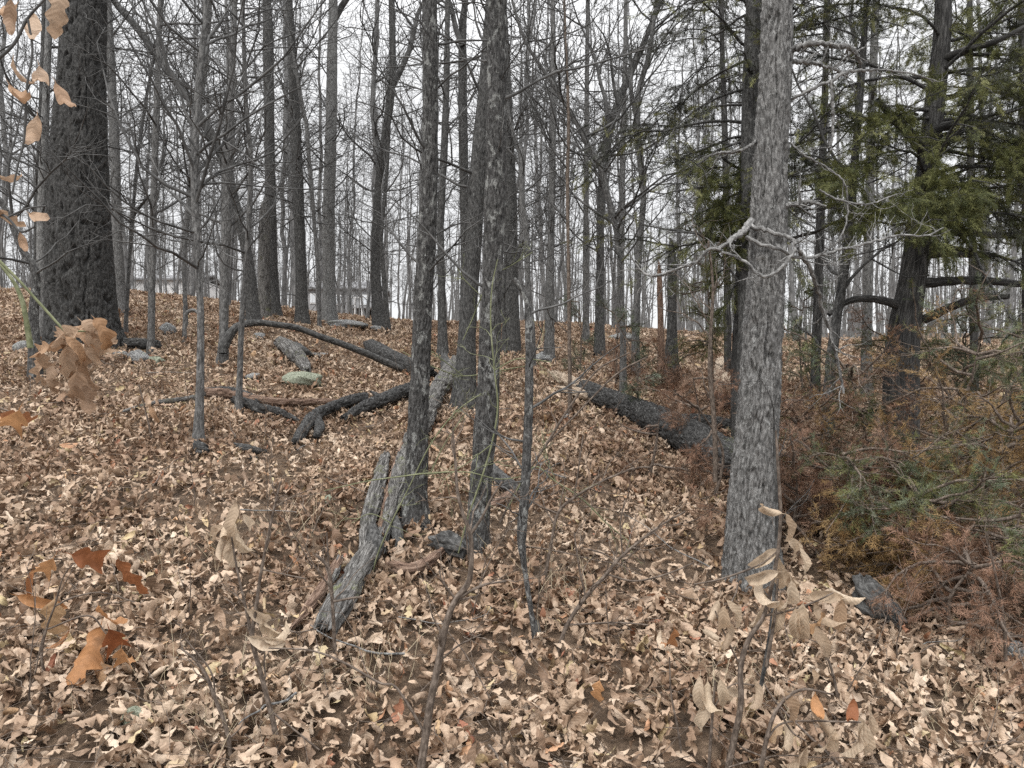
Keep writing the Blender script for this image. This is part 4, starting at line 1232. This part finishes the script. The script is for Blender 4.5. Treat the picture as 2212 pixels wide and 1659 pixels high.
cedar('big cedar with a dark leaning trunk and level boughs at right', [(1945, 800, 84), (1955, 700, 70), (1972, 600, 62), (1988, 480, 56), (2003, 360, 50), (2020, 220, 46), (2034, 90, 42), (2038, 0, 38)], 7.6, 46, (1.0, 2.4), 2.9, 6.2, MIXG, per=22, azr=(2.6, 6.9),
      clumps=[(1830, 350, 6.6, .8), (1880, 330, 6.8, .9), (1930, 400, 6.5, 1.0), (1880, 440, 6.6, .8), (1990, 420, 6.4, 1.1), (2050, 400, 6.6, 1.1), (2110, 420, 6.8, 1.0), (1940, 250, 6.9, .9), (1880, 270, 6.9, .7), (2060, 310, 6.8, .9), (2130, 330, 7.0, 1.0), (2180, 400, 7.0, 1.0), (2100, 220, 7.0, .9), (2170, 180, 7.2, 1.0), (2190, 280, 7.2, .9), (1920, 460, 6.5, .7), (2150, 90, 7.3, .9), (2040, 200, 7.0, .7), (2090, 450, 6.6, .9)],
      boughs=[[(1990, 500, 22), (2050, 497, 18, .1), (2120, 505, 16, .2), (2230, 512, 13, .4)], [(1985, 552, 30), (2030, 545, 22, -.1), (2090, 549, 18, -.2), (2150, 552, 12, -.3)],
              [(1980, 612, 26), (2040, 608, 20, -.1), (2110, 606, 18, -.2), (2212, 614, 14, -.3)], [(1950, 660, 24), (1910, 650, 18, -.1), (1870, 645, 16, -.2), (1830, 652, 13, -.25), (1790, 680, 9, -.3)],
              [(1995, 690, 22), (2050, 665, 18, -.2), (2110, 645, 16, -.4), (2180, 640, 12, -.6)], [(2000, 330, 30), (1965, 290, 24, -.1), (1930, 255, 18, -.2), (1895, 215, 12, -.3)],
              [(2005, 320, 26), (2020, 285, 22, -.1), (2050, 270, 18, -.2), (2090, 262, 12, -.3)], [(2030, 130, 20), (2080, 110, 16, -.2), (2150, 90, 13, -.4), (2230, 50, 9, -.5)]])
cedar('cedar at the right edge with dense olive sprays', [(2225, 790, 34), (2222, 600, 30), (2218, 400, 26), (2212, 200, 22), (2208, 0, 18)], 8.6, 40, (.9, 2.2), 2.0, 6.6, GREEN, per=30)
cedar('dark cedar whose boughs fill the gap right of the shaggy trunk', [(1762, 780, 22), (1768, 600, 20), (1775, 400, 18), (1782, 200, 15), (1788, 0, 13)], 10.5, 30, (1.0, 2.6), 3.6, 8.2, DARKG, per=14)
cedar('cedar behind the shaggy trunk drooping to its left', [(1598, 800, 40), (1605, 650, 37), (1612, 450, 35), (1619, 250, 35), (1624, 100, 33), (1628, 0, 31)], 8.4, 40, (.8, 2.3), 2.9, 6.4, MIXG, per=18, azr=(2.0, 5.6),
      clumps=[(1545, 400, 8.0, .8), (1575, 440, 7.9, .8), (1530, 450, 8.0, .6), (1590, 380, 8.0, .7), (1560, 480, 7.9, .6), (1520, 380, 8.1, .5), (1580, 340, 8.2, .6), (1550, 520, 8.0, .5), (1600, 560, 8.0, .6), (1570, 640, 8.0, .5), (1540, 600, 8.1, .4)])
cedar('dark cedar bough tree above the snags at top right', [(1572, 760, 16), (1570, 560, 15), (1566, 300, 13), (1560, 100, 11), (1558, 0, 10)], 11.5, 30, (.8, 2.4), 5.2, 8.8, DARKG, per=16)
cedar('slim cedar deep in the thicket between the big cedar boughs', [(2105, 790, 20), (2102, 600, 18), (2098, 400, 17), (2096, 200, 15), (2095, 0, 13)], 11.5, 26, (.9, 2.4), 3.6, 8.6, MIXG, per=14)


def brush_colours(pos):
    """dead brown fronds low and near the shaggy trunk, green and ochre patches to the right"""
    a = vn(pos[:, 0] * 1.5 + 4, pos[:, 1] * 1.5, pos[:, 2] * 1.7)
    b = vn(pos[:, 0] * 1.9 + 19, pos[:, 1] * 1.9 + 7, pos[:, 2] * 2.2)
    g = pos[:, 2] - ground(pos[:, 0], pos[:, 1])
    right = np.clip((pos[:, 0] / pos[:, 1] - .36) / .25, 0, 1)
    green = a + .32 * np.clip(g - .25, 0, 1) + .20 * right > .84
    och = (b > .64) & (right > .1)
    k = rng.integers(0, 3, len(pos))
    col = BROWN[rng.integers(0, 4, len(pos))]
    col = np.where(och[:, None], OCHRE[k], col)
    col = np.where(green[:, None], np.where(rng.random((len(pos), 1)) < .6, SAGE[rng.integers(0, 4, len(pos))], GREEN[rng.integers(0, 4, len(pos))]), col)
    return col


def brush(label, X, Y, h, n, ln, d=None, per=14, size=(.06, .14), colfun=brush_colours, pal=BROWN, el=(-.1, .7), bare=.12, name='cedar_sapling', azr=(0, 6.283), zlo=.05):
    d = d or hit(X, Y)
    p = P(X, Y, d); g = float(ground(p[0], d)); p[2] = g
    t = thing(name, label, 'cedar brush', p)
    ctrl = np.array([[p[0], d, g - .05, .016], [p[0] + rng.normal(0, .04), d + rng.normal(0, .04), g + h * .5, .011], [p[0] + rng.normal(0, .1), d + rng.normal(0, .08), g + h, .004]])
    line = catmull(ctrl, 40)
    put('stem', trunk_mesh('stem', line[:, :3], line[:, 3], 8, None, 3), M['stem'], t)
    foliage_on(cedar_bases(line, g + zlo, g + h, n, ln, el=el, azr=azr), 'foliage', t, pal, per=per, size=size, dens=9, lev=2, droop=-.02, wig=.22, hang=-.1, twigmat='stem', bare=bare, colfun=colfun, start=.1, tpl=WISP)
    return t


brush('brown dead cedar brush hugging the right side of the shaggy trunk', 1745, 1120, .75, 26, (.3, .8))
brush('tangled brown cedar brush with a few green tips in front of the dark cedar trunk', 1880, 1120, 1.15, 34, (.35, .9))
brush('broad cedar sapling with green and brown fronds near the right edge', 2060, 1150, 1.35, 40, (.4, 1.0))
brush('ochre tinged cedar sapling at the far right edge', 2190, 1120, 1.4, 36, (.4, 1.0))
brush('brown brush with pale twigs reaching over the half buried log', 1830, 1200, .7, 26, (.35, .9), el=(-.05, .5))
brush('brown brush in front of the ochre sapling near the edge', 2120, 1210, .9, 30, (.35, .9))
brush('thin scrub of dead cedar twigs above the black stump', 1930, 1230, .5, 18, (.3, .7), per=30, el=(-.1, .4))
brush('low brown cedar brush on the ground below the green sapling', 2010, 1280, .55, 26, (.3, .8), el=(-.1, .4))
brush('low brown brush spreading at the right edge', 2170, 1330, .6, 24, (.3, .8), el=(-.1, .4))
brush('young green cedar against the base of the big cedar', 2090, 900, 1.3, 30, (.4, .9), pal=SAGE, colfun=None)
brush('brown topped cedar sapling left of the big cedar foot', 1930, 940, 1.25, 28, (.3, .8))
brush('thin pale green cedar sapling right behind the shaggy trunk', 1735, 850, 1.5, 16, (.2, .5), per=26, pal=SAGE, colfun=None)
brush('sparse green sapling behind the big log near the snags', 1375, 900, 1.25, 11, (.15, .4), per=22, pal=SAGE, colfun=None, d=9.0)
brush('sparse upright cedar sapling beside the splintered log', 1252, 812, 1.1, 10, (.12, .35), per=20, pal=SAGE, colfun=None)
brush('loose brown cedar twigs hanging over the big scaly log', 1500, 1000, .8, 5, (.3, .8), per=4, pal=BROWN, colfun=None)
brush('loose brown cedar twigs left of the shaggy trunk on the leaves', 1400, 1030, .5, 4, (.3, .7), per=4, pal=BROWN, colfun=None, el=(-.1, .4))
brush('reddish twig scrub across the foot of the shaggy trunk', 1700, 1200, .6, 9, (.3, .7), per=8, pal=BROWN, colfun=None)
brush('dead reddish cedar branch sprawled below the ochre sapling', 2060, 1380, .4, 16, (.4, .9), per=10, pal=BROWN, colfun=None, el=(-.1, .3))
brush('wispy brown cedar brush behind the scaly log', 1330, 800, .8, 7, (.25, .7), per=9, pal=BROWN, colfun=None, d=11)
brush('wispy brown brush uphill of the pale green rock', 1480, 830, .7, 7, (.3, .8), per=8, pal=BROWN, colfun=None, d=9.6)
brush('thin brown cedar twigs left of the shaggy trunk foot', 1540, 1080, .75, 6, (.25, .6), per=8, pal=BROWN, colfun=None)
brush('hanging green cedar spray left of the shaggy trunk', 1545, 800, 2.4, 20, (.25, .6), per=34, pal=GREEN, colfun=None, d=8.8, zlo=.9)
# ------------------------------------------------------------------ leaves still hanging in the foreground
r_h = np.random.default_rng(33)
HANG = {}
for kind, mt in (('oak', 'orangeleaf'), ('plain', 'tanleaf'), ('oak', 'brownleaf'), ('plain', 'brownleaf'), ('plain', 'orangeleaf'), ('oak', 'tanleaf')):
    L_ = []
    for _ in range(4):
        me = leaf_mesh('leaf', kind, r_h, n=14, curl=r_h.uniform(6, 13) if kind == 'plain' else r_h.uniform(3, 6.5)); me.materials.append(M[mt]); L_.append(me)
    HANG[(kind, mt)] = L_


def hleaf(parent, X, Y, d, size, ang, kind='plain', mt='tanleaf', yaw=None):
    """a leaf centred at (X, Y), 'size' long in the measuring grid, tip pointing ang degrees clockwise from right"""
    o = bpy.data.objects.new('leaf', HANG[(kind, mt)][int(rng.integers(0, 4))])
    COL.objects.link(o)
    a = math.radians(ang)
    x = Vector((math.cos(a), rng.uniform(-.35, .35), -math.sin(a))).normalized()
    yw = rng.uniform(-.9, .9) if yaw is None else yaw
    nn = Vector((math.sin(yw), -math.cos(yw), .25))
    y = nn.cross(x).normalized(); z = x.cross(y)
    s = 1.22 * size * d / F
    mt_ = Matrix((x, y, z)).transposed().to_4x4()
    p = P(X, Y, d)
    o.matrix_world = Matrix.Translation(Vector(p) - parent.location) @ mt_ @ Matrix.Scale(s, 4)
    o.parent = parent
    return o


def stem(name, label, parts, cat, d=None, mat='stem', leaves=(), k=9, subs=0, group=None, subl=(.1, .4)):
    """a sapling drawn by its stems [(X, Y, width[, depth offset])...]; leaves = [(X, Y, size, angle, kind, material)]"""
    X0, Y0 = parts[0][0][:2]
    d = d or hit(X0, Y0)
    p = P(X0, Y0, d)
    t = thing(name, label, cat, p, group)
    for i_, pts in enumerate(parts):
        limb_part(t, 'stem' if i_ == 0 else 'branch', pts, d, mat, k=k, n=max(14, len(pts) * 7), amp=.6, subs=subs if i_ == 0 else max(subs // 3, 0), subl=subl)
    for q in leaves:
        hleaf(t, q[0], q[1], d + rng.uniform(-.06, .06), q[2], q[3], *(q[4:6] if len(q) > 4 else ('plain', 'tanleaf')))
    return t


B_ = ('plain', 'brownleaf'); OB = ('oak', 'brownleaf'); OR = ('oak', 'orangeleaf'); PO = ('plain', 'orangeleaf'); TN = ('plain', 'tanleaf'); OT = ('oak', 'tanleaf')
# top left twig with big brown leaves
stem('leafy_branch', 'bare twig with big brown leaves hanging at the top left', [
    [(-60, 150, 9), (-10, 130, 8), (30, 95, 7), (60, 40, 6), (95, 0, 5), (130, -40, 4)], [(60, 40, 5), (70, 110, 5), (58, 190, 5), (52, 300, 5), (40, 350, 4), (26, 420, 4)], [(30, 95, 4), (0, 110, 4), (-20, 140, 3)]], 'branch', d=2.3, mat='twig',
     leaves=[(70, 55, 80, 80, *B_), (122, 45, 92, 85, *OB), (22, 40, 70, 110, *B_), (5, 20, 60, 130, *B_), (46, 160, 62, 100, *B_), (84, 165, 90, 75, *B_), (52, 225, 90, 80, *B_), (68, 285, 80, 100, *B_), (140, 210, 80, 70, *B_),
             (24, 395, 52, 80, *B_), (30, 60, 50, 60, *B_)])
stem('leafy_branch', 'twig with three brown leaves crossing the left edge at mid height', [
    [(-40, 440, 7), (15, 470, 6), (45, 500, 5), (75, 490, 4)], [(15, 470, 4), (60, 450, 4), (100, 445, 3)]], 'branch', d=2.6, mat='twig',
     leaves=[(84, 468, 66, 25, *B_), (30, 480, 56, 60, *OB), (50, 525, 46, 80, *B_), (8, 462, 40, 20, *B_)])
# bunch in front of the oak
lv = []
for (X, Y, s, a) in ((150, 742, 90, 150), (190, 735, 80, 20), (120, 760, 85, 120), (225, 745, 85, 60), (100, 790, 80, 100), (140, 800, 95, 80), (175, 800, 90, 95), (215, 720, 70, 30), (110, 830, 70, 110), (155, 850, 85, 85), (185, 850, 80, 75),
                     (90, 760, 70, 170), (240, 735, 60, 70), (205, 775, 70, 60), (130, 735, 70, 170), (85, 810, 60, 140), (170, 765, 80, 45), (200, 830, 60, 55)):
    lv.append((X, Y, s * .95, a, *(OB if random.random() < .6 else B_)))
lv += [(228, 728, 70, 40, *OR)]
stem('leafy_branch', 'slanting green twig ending in a bunch of curled brown leaves before the oak', [
    [(-30, 535, 7), (40, 605, 6), (90, 660, 6), (140, 715, 5), (170, 740, 4)], [(140, 715, 4), (190, 715, 4), (215, 705, 3)]], 'branch', d=2.7, mat='vine', leaves=lv)
stem('leafy_branch', 'single broad orange oak leaf at the left edge below the oak', [[(-40, 880, 4), (10, 885, 4), (60, 915, 3)]], 'branch', d=2.4, mat='stem', leaves=[(20, 920, 115, 120, *OR), (48, 905, 70, 30, *OR)])
stem('oak_sapling', 'small oak sapling with rusty orange leaves at the lower left', [
    [(118, 1640, 9), (112, 1560, 9), (104, 1490, 8), (90, 1420, 6), (100, 1360, 5), (118, 1310, 4)], [(118, 1310, 4), (160, 1290, 4), (220, 1280, 3), (290, 1300, 3)], [(100, 1360, 4), (190, 1330, 4), (230, 1370, 3)], [(118, 1310, 4), (140, 1240, 3), (180, 1200, 3)]], 'sapling', d=3.2,
     leaves=[(92, 1235, 78, 120, *OR), (215, 1208, 95, 20, *OR), (285, 1245, 85, 65, *OR), (66, 1258, 50, 100, *PO), (85, 1300, 85, 20, *PO), (118, 1350, 100, 95, *OR), (185, 1420, 115, 105, *OR), (255, 1395, 100, 75, *OR), (240, 1335, 75, 90, *OR), (130, 1390, 60, 80, *PO), (215, 1450, 70, 60, *OR), (270, 1430, 70, 95, *OR)])
stem('leafy_sapling', 'bare sapling with a bunch of wilted tan leaves in the left foreground', [
    [(612, 1670, 13), (590, 1560, 12), (562, 1450, 10), (545, 1380, 10), (552, 1320, 8), (565, 1230, 7), (585, 1130, 6), (606, 1040, 4)], [(545, 1380, 8), (530, 1310, 6), (512, 1230, 5), (500, 1160, 4)], [(565, 1230, 4), (610, 1240, 3), (660, 1250, 3)], [(590, 1540, 5), (640, 1580, 4), (690, 1620, 4)]], 'sapling', d=3.0, subs=6,
     leaves=[(505, 1120, 64, 95), (490, 1150, 70, 110), (520, 1160, 72, 80), (480, 1185, 60, 130), (505, 1195, 66, 90), (535, 1130, 46, 60), (470, 1150, 50, 150), (560, 1330, 62, 40), (580, 1350, 60, 60), (600, 1375, 62, 90), (575, 1385, 70, 15)])
# right foreground: sapling with long tan leaves
stem('leafy_sapling', 'bare sapling hung with pale tan leaves in the right foreground', [
    [(1565, 1690, 15), (1585, 1600, 14), (1600, 1520, 13), (1600, 1440, 12), (1618, 1380, 11), (1650, 1330, 9), (1668, 1260, 8), (1682, 1180, 8), (1686, 1100, 7), (1680, 1000, 6), (1676, 930, 4)], [(1650, 1330, 6), (1700, 1320, 5), (1760, 1300, 4), (1800, 1280, 3)], [(1655, 1440, 8), (1664, 1390, 8), (1675, 1320, 6), (1680, 1250, 5)],
    [(1600, 1440, 4), (1570, 1380, 4), (1545, 1320, 3)], [(1500, 1262, 3), (1560, 1250, 4), (1640, 1220, 4), (1680, 1190, 3)]], 'sapling', d=3.0,
     leaves=[(1655, 1100, 60, 185), (1702, 1140, 58, 70), (1712, 1185, 62, 50), (1735, 1205, 56, 70), (1650, 1205, 62, 150), (1645, 1245, 66, 160), (1690, 1240, 74, 80), (1655, 1290, 80, 100), (1700, 1290, 80, 85), (1712, 1250, 60, 60), (1680, 1330, 70, 95), (1640, 1330, 60, 110),
             (1785, 1290, 64, 175), (1832, 1290, 70, 40), (1790, 1335, 72, 80), (1815, 1330, 68, 90), (1735, 1345, 74, 95), (1718, 1350, 66, 100), (1755, 1350, 66, 80, *OR), (1770, 1380, 70, 60), (1540, 1330, 62, 110), (1560, 1340, 66, 90), (1585, 1325, 60, 50), (1545, 1375, 50, 30), (1570, 1380, 60, 85)])
stem('leafy_sapling', 'low sapling with tan leaves drooping at the bottom right', [
    [(1640, 1690, 11), (1655, 1600, 10), (1680, 1530, 8), (1730, 1490, 6), (1800, 1500, 4)], [(1680, 1530, 5), (1710, 1580, 4), (1740, 1600, 3)], [(1655, 1600, 5), (1700, 1560, 4), (1860, 1560, 4)]], 'sapling', d=2.9,
     leaves=[(1705, 1530, 76, 60), (1765, 1540, 66, 100, *PO), (1790, 1570, 84, 55), (1840, 1550, 66, 95, *PO), (1865, 1590, 84, 70), (1850, 1600, 76, 100), (1880, 1560, 66, 80), (1700, 1600, 70, 85), (1785, 1605, 76, 100), (1720, 1640, 70, 110)])
stem('leafy_sapling', 'short sapling with drooping brown leaves at bottom centre right', [
    [(1530, 1680, 8), (1535, 1600, 7), (1540, 1530, 6), (1545, 1470, 4)], [(1540, 1530, 4), (1580, 1480, 3), (1630, 1480, 3)]], 'sapling', d=3.0,
     leaves=[(1512, 1500, 70, 100), (1540, 1520, 76, 95), (1560, 1500, 66, 80), (1522, 1545, 66, 110), (1585, 1490, 60, 20), (1632, 1510, 66, 75), (1605, 1540, 66, 90)])
stem('leafy_sapling', 'little sapling with red brown leaves by the bottom edge', [[(1480, 1680, 6), (1465, 1580, 5), (1450, 1500, 4), (1446, 1420, 3)]], 'sapling', d=3.1, leaves=[(1446, 1388, 56, 90, *OR), (1436, 1392, 50, 100), (1290, 1500, 56, 110, *OR)])
stem('leafy_sapling', 'twig with a few brown leaves standing left of the long logs', [[(330, 960, 4), (322, 920, 4), (310, 870, 3), (300, 830, 3)]], 'sapling', leaves=[(318, 880, 46, 100, *B_), (335, 900, 40, 60, *B_), (345, 875, 34, 30, *B_)])

# bare foreground saplings
stem('bare_sapling', 'tall bare brown sapling forking in the middle foreground', [
    [(905, 1690, 19), (918, 1600, 18), (930, 1520, 17), (948, 1430, 16), (965, 1345, 15), (985, 1295, 13), (1010, 1262, 13), (1018, 1220, 11), (1016, 1155, 10), (1000, 1110, 8), (988, 1060, 7), (984, 1000, 6), (978, 930, 4)],
    [(1016, 1155, 8), (1040, 1120, 6), (1060, 1080, 5), (1085, 1040, 4)], [(985, 1295, 8), (1040, 1265, 6), (1095, 1255, 4)], [(918, 1585, 7), (880, 1520, 6), (850, 1480, 5), (820, 1475, 5), (740, 1430, 5), (670, 1405, 4), (580, 1400, 3)], [(985, 1295, 5), (955, 1255, 4), (950, 1230, 3)], [(948, 1430, 5), (990, 1395, 4), (1040, 1370, 3)]], 'sapling', d=2.75, subs=8)
stem('bare_sapling', 'bare forked sapling in front of the decayed log end', [
    [(722, 1560, 9), (726, 1480, 9), (722, 1380, 8), (718, 1300, 8), (710, 1230, 8), (690, 1205, 7), (682, 1198, 5)], [(718, 1300, 6), (760, 1292, 5), (782, 1290, 4)], [(710, 1230, 5), (708, 1190, 4), (706, 1150, 3)]], 'sapling', d=3.6, subs=4)
stem('bare_sapling', 'bare stem curving up at the left of the foreground', [[(505, 1690, 9), (490, 1580, 9), (465, 1510, 8), (440, 1450, 7), (415, 1420, 5), (390, 1400, 4)], [(465, 1510, 4), (455, 1450, 4), (400, 1380, 3)]], 'sapling', d=2.9, subs=5)
stem('bare_sapling', 'wide spreading bare sapling growing by the broken sapling', [
    [(1205, 1410, 10), (1225, 1350, 9), (1265, 1290, 9), (1310, 1240, 8), (1345, 1200, 7), (1420, 1140, 5), (1480, 1105, 4)], [(1310, 1240, 5), (1370, 1255, 4), (1440, 1240, 4), (1500, 1215, 3)], [(1265, 1290, 5), (1250, 1220, 4), (1240, 1150, 3)], [(1345, 1200, 4), (1340, 1130, 3), (1350, 1080, 3)], [(1225, 1350, 4), (1330, 1345, 4), (1400, 1350, 3)]], 'sapling', subs=10)
stem('bare_sapling', 'thin brown sapling branching right of the broken sapling', [
    [(1175, 1260, 7), (1190, 1180, 7), (1205, 1110, 7), (1240, 1075, 6), (1300, 1040, 5), (1370, 1010, 4)], [(1205, 1110, 5), (1160, 1090, 4), (1120, 1060, 3)], [(1240, 1075, 4), (1250, 1010, 3), (1260, 940, 3)]], 'sapling', subs=9)
stem('bare_sapling', 'long thin stem arching from the broken sapling toward the pale log end', [[(1080, 1130, 5), (1120, 1050, 6), (1180, 960, 6), (1230, 880, 5), (1290, 800, 4), (1360, 762, 3)], [(1180, 960, 4), (1240, 900, 4), (1330, 810, 4), (1400, 770, 3)]], 'sapling', d=5.2, subs=6)
stem('bare_sapling', 'dark upright stem beside the leafy sapling on the right', [[(1640, 1500, 9), (1655, 1420, 9), (1668, 1330, 8), (1675, 1230, 8), (1678, 1100, 7), (1674, 1000, 6), (1672, 900, 5), (1680, 820, 4)]], 'sapling', d=3.4, mat='dark', subs=4)
stem('bare_sapling', 'thin bare stem standing in the leaves near the right edge', [[(2170, 1470, 8), (2172, 1400, 8), (2165, 1320, 7), (2150, 1240, 5), (2130, 1150, 4)]], 'sapling', subs=6)
stem('bare_sapling', 'thin brown stem rising between brush and stump at lower right', [[(1815, 1540, 6), (1800, 1460, 6), (1780, 1400, 5), (1760, 1340, 4)]], 'sapling', subs=4)
stem('bare_sapling', 'thin pale sapling in front of the scaly log', [[(1545, 1040, 11), (1545, 960, 11), (1540, 880, 10), (1533, 800, 9), (1535, 720, 8), (1540, 620, 6), (1530, 520, 4)]], 'sapling', d=5.6, mat='stem', subs=10, subl=(.2, .6))
stem('bare_sapling', 'slim stem with a hooked top near the crest at left', [[(398, 740, 10), (399, 700, 9), (402, 678, 8), (415, 670, 7), (428, 676, 6), (434, 690, 4)]], 'sapling', mat='pale', d=12)
stem('bare_sapling', 'slim dark sapling beside the snapped one at the rock', [[(1092, 760, 8), (1090, 700, 8), (1088, 640, 8), (1092, 560, 7), (1100, 480, 5)]], 'sapling', mat='dark', d=11, subs=8, subl=(.3, .8))
stem('bare_sapling', 'crooked dark twig plant beside the leaning thicket trunk', [[(1750, 905, 8), (1752, 850, 8), (1758, 780, 7), (1766, 740, 5), (1720, 700, 3)], [(1752, 850, 5), (1790, 880, 5), (1810, 860, 4)]], 'sapling', mat='dark', d=6.3, subs=8)
stem('bare_sapling', 'thin yellowish stem leaning beside the crooked tree at far left', [[(66, 752, 13), (58, 700, 11), (48, 650, 10), (30, 610, 8), (0, 570, 6)]], 'sapling', mat='vine', d=8.5)

# green thorny vines round the middle trunks
VN = [('green vine looping across the right lichen trunk', [[(990, 1195, 4), (1010, 1120, 5), (1038, 1040, 6), (1062, 960, 6), (1075, 880, 6), (1068, 800, 5), (1060, 700, 5), (1063, 620, 4), (1075, 560, 3)], [(1068, 800, 4), (1120, 775, 4), (1190, 782, 3)], [(1062, 960, 4), (1010, 1000, 3), (985, 1015, 3)]], 4.3),
      ('green vine arching in front of the left lichen trunk', [[(700, 1060, 3), (790, 1040, 4), (860, 1030, 5), (930, 1022, 5), (1010, 1020, 4), (1080, 1035, 4), (1150, 1025, 3)], [(930, 1022, 4), (960, 960, 3), (1000, 900, 3)]], 4.4),
      ('pale green vine tangled over the decayed log', [[(800, 1260, 4), (815, 1200, 5), (845, 1130, 5), (880, 1060, 4), (930, 960, 4), (985, 890, 4), (1040, 850, 3)], [(845, 1130, 4), (800, 1110, 3), (760, 1130, 3)]], 4.5),
      ('thin vine stretched from the left lichen trunk to the broken sapling', [[(870, 760, 3), (930, 790, 4), (1000, 812, 4), (1080, 800, 4), (1140, 790, 3)], [(1000, 812, 3), (960, 780, 3), (900, 735, 3)]], 5.6),
      ('light green vine sprawling right of the right lichen trunk', [[(1095, 1100, 4), (1150, 1010, 4), (1200, 1040, 4), (1260, 1080, 5), (1310, 1130, 4), (1360, 1170, 3)], [(1200, 1040, 3), (1180, 980, 3), (1170, 930, 3)]], 4.6),
      ('slender green vine curling up past the broken sapling top', [[(1000, 735, 3), (1020, 690, 4), (1040, 640, 4), (1060, 600, 4), (1110, 570, 3), (1150, 545, 3)], [(1040, 640, 3), (1000, 600, 3), (985, 570, 3)]], 5.0)]
for lab, pp, dd_ in VN:
    stem('thorny_vine', lab, [[(q[0], q[1], q[2] * .65) for q in pl_] for pl_ in pp], 'vine', d=dd_, mat='vine', subs=10, subl=(.08, .3), k=6)

# twigs lying in the leaves
for q in range(46):
    y = 2.9 + 7 * rng.random() ** 1.3; x = rng.uniform(-.62, .62) * y
    a = rng.uniform(0, 6.283); L_ = rng.uniform(.25, .9)
    pl = limb((x, y, 0), (math.cos(a), math.sin(a), 0), L_, 9, .2, 0)
    pl[:, 2] = ground(pl[:, 0], pl[:, 1]) + .06 + .025 * rng.random() + np.linspace(0, rng.uniform(0, .08), 9)
    tb = Tubes(); tb.add(pl, rng.uniform(.003, .0065) * (1 - .6 * np.linspace(0, 1, 9)), 5)
    o = put('fallen_twig', tb.mesh('fallen_twig'), M['stem'] if rng.random() < .7 else M['pale'])
    tag(o, 'thin fallen twig lying loose on the dry leaves', 'twig', 'fallen twigs on the leaves')

# thin leafless shoots
for q in range(44):
    y = 2.9 + 8 * rng.random(); x = rng.uniform(-.64, .64) * y
    if abs(x / y - .30) < .06: continue
    h = rng.uniform(.3, .9)
    g = float(ground(x, y))
    t = thing('shoot', 'thin leafless shoot standing up out of the dry leaves', 'shoot', (x, y, g), 'thin shoots in the leaf litter')
    put('stem', twigs([(np.array([x, y, g]), np.array([rng.normal(0, .3), rng.normal(0, .3), 1.]), h, .0038)], 1, 4.0, wig=.16, rmin=.0016, minlen=.1).mesh('stem'), M['stem'], t)

# litter of fine broken twigs
m_ = 2600
ty = 2.3 + 10 * rng.random(m_) ** 1.4; tx = rng.uniform(-.7, .7, m_) * ty; ta = rng.uniform(0, 6.283, m_); tl = rng.uniform(.06, .3, m_)
tt = np.linspace(-.5, .5, 5)
TP = np.zeros((m_, 5, 3))
TP[..., 0] = tx[:, None] + np.cos(ta)[:, None] * tl[:, None] * tt + rng.normal(0, .006, (m_, 5))
TP[..., 1] = ty[:, None] + np.sin(ta)[:, None] * tl[:, None] * tt + rng.normal(0, .006, (m_, 5))
TP[..., 2] = ground(TP[..., 0], TP[..., 1]) + rng.uniform(.05, .10, m_)[:, None] + rng.normal(0, .12, m_)[:, None] * tl[:, None] * tt
tw_ = Tubes(); tw_.add(TP, rng.uniform(.0009, .0026, m_)[:, None] * np.linspace(1, .5, 5), 3)
tag(put('twig_litter', tw_.mesh('twig_litter'), M['stem']), 'fine broken twigs strewn through the fallen leaves', 'twigs', kind='stuff')

# tufts of dry grass
GB = Tubes(); gp = []
for (X, Y, m) in ((1565, 1520, 40), (830, 1480, 30), (470, 1600, 30), (1240, 1330, 24), (660, 1150, 26), (560, 1480, 20), (1180, 1250, 26), (420, 1230, 24), (2040, 1560, 20)):
    d = hit(X, Y)
    for _ in range(m):
        p = P(X, Y, d) + np.array([rng.normal(0, .14), rng.normal(0, .14), 0]); p[2] = ground(p[0], p[1])
        gp.append(limb(p, (rng.normal(0, .5), rng.normal(0, .5), 1), rng.uniform(.12, .32), 5, .14, -.08))
gp = np.array(gp)
GB.add(gp, np.repeat((.0016 * np.linspace(1, .3, 5))[None], len(gp), 0), 3)
go2 = put('dry_grass', GB.mesh('dry_grass'), M['grassblade'])
tag(go2, 'sparse tufts of dry pale grass between the leaves', 'grass', kind='stuff')
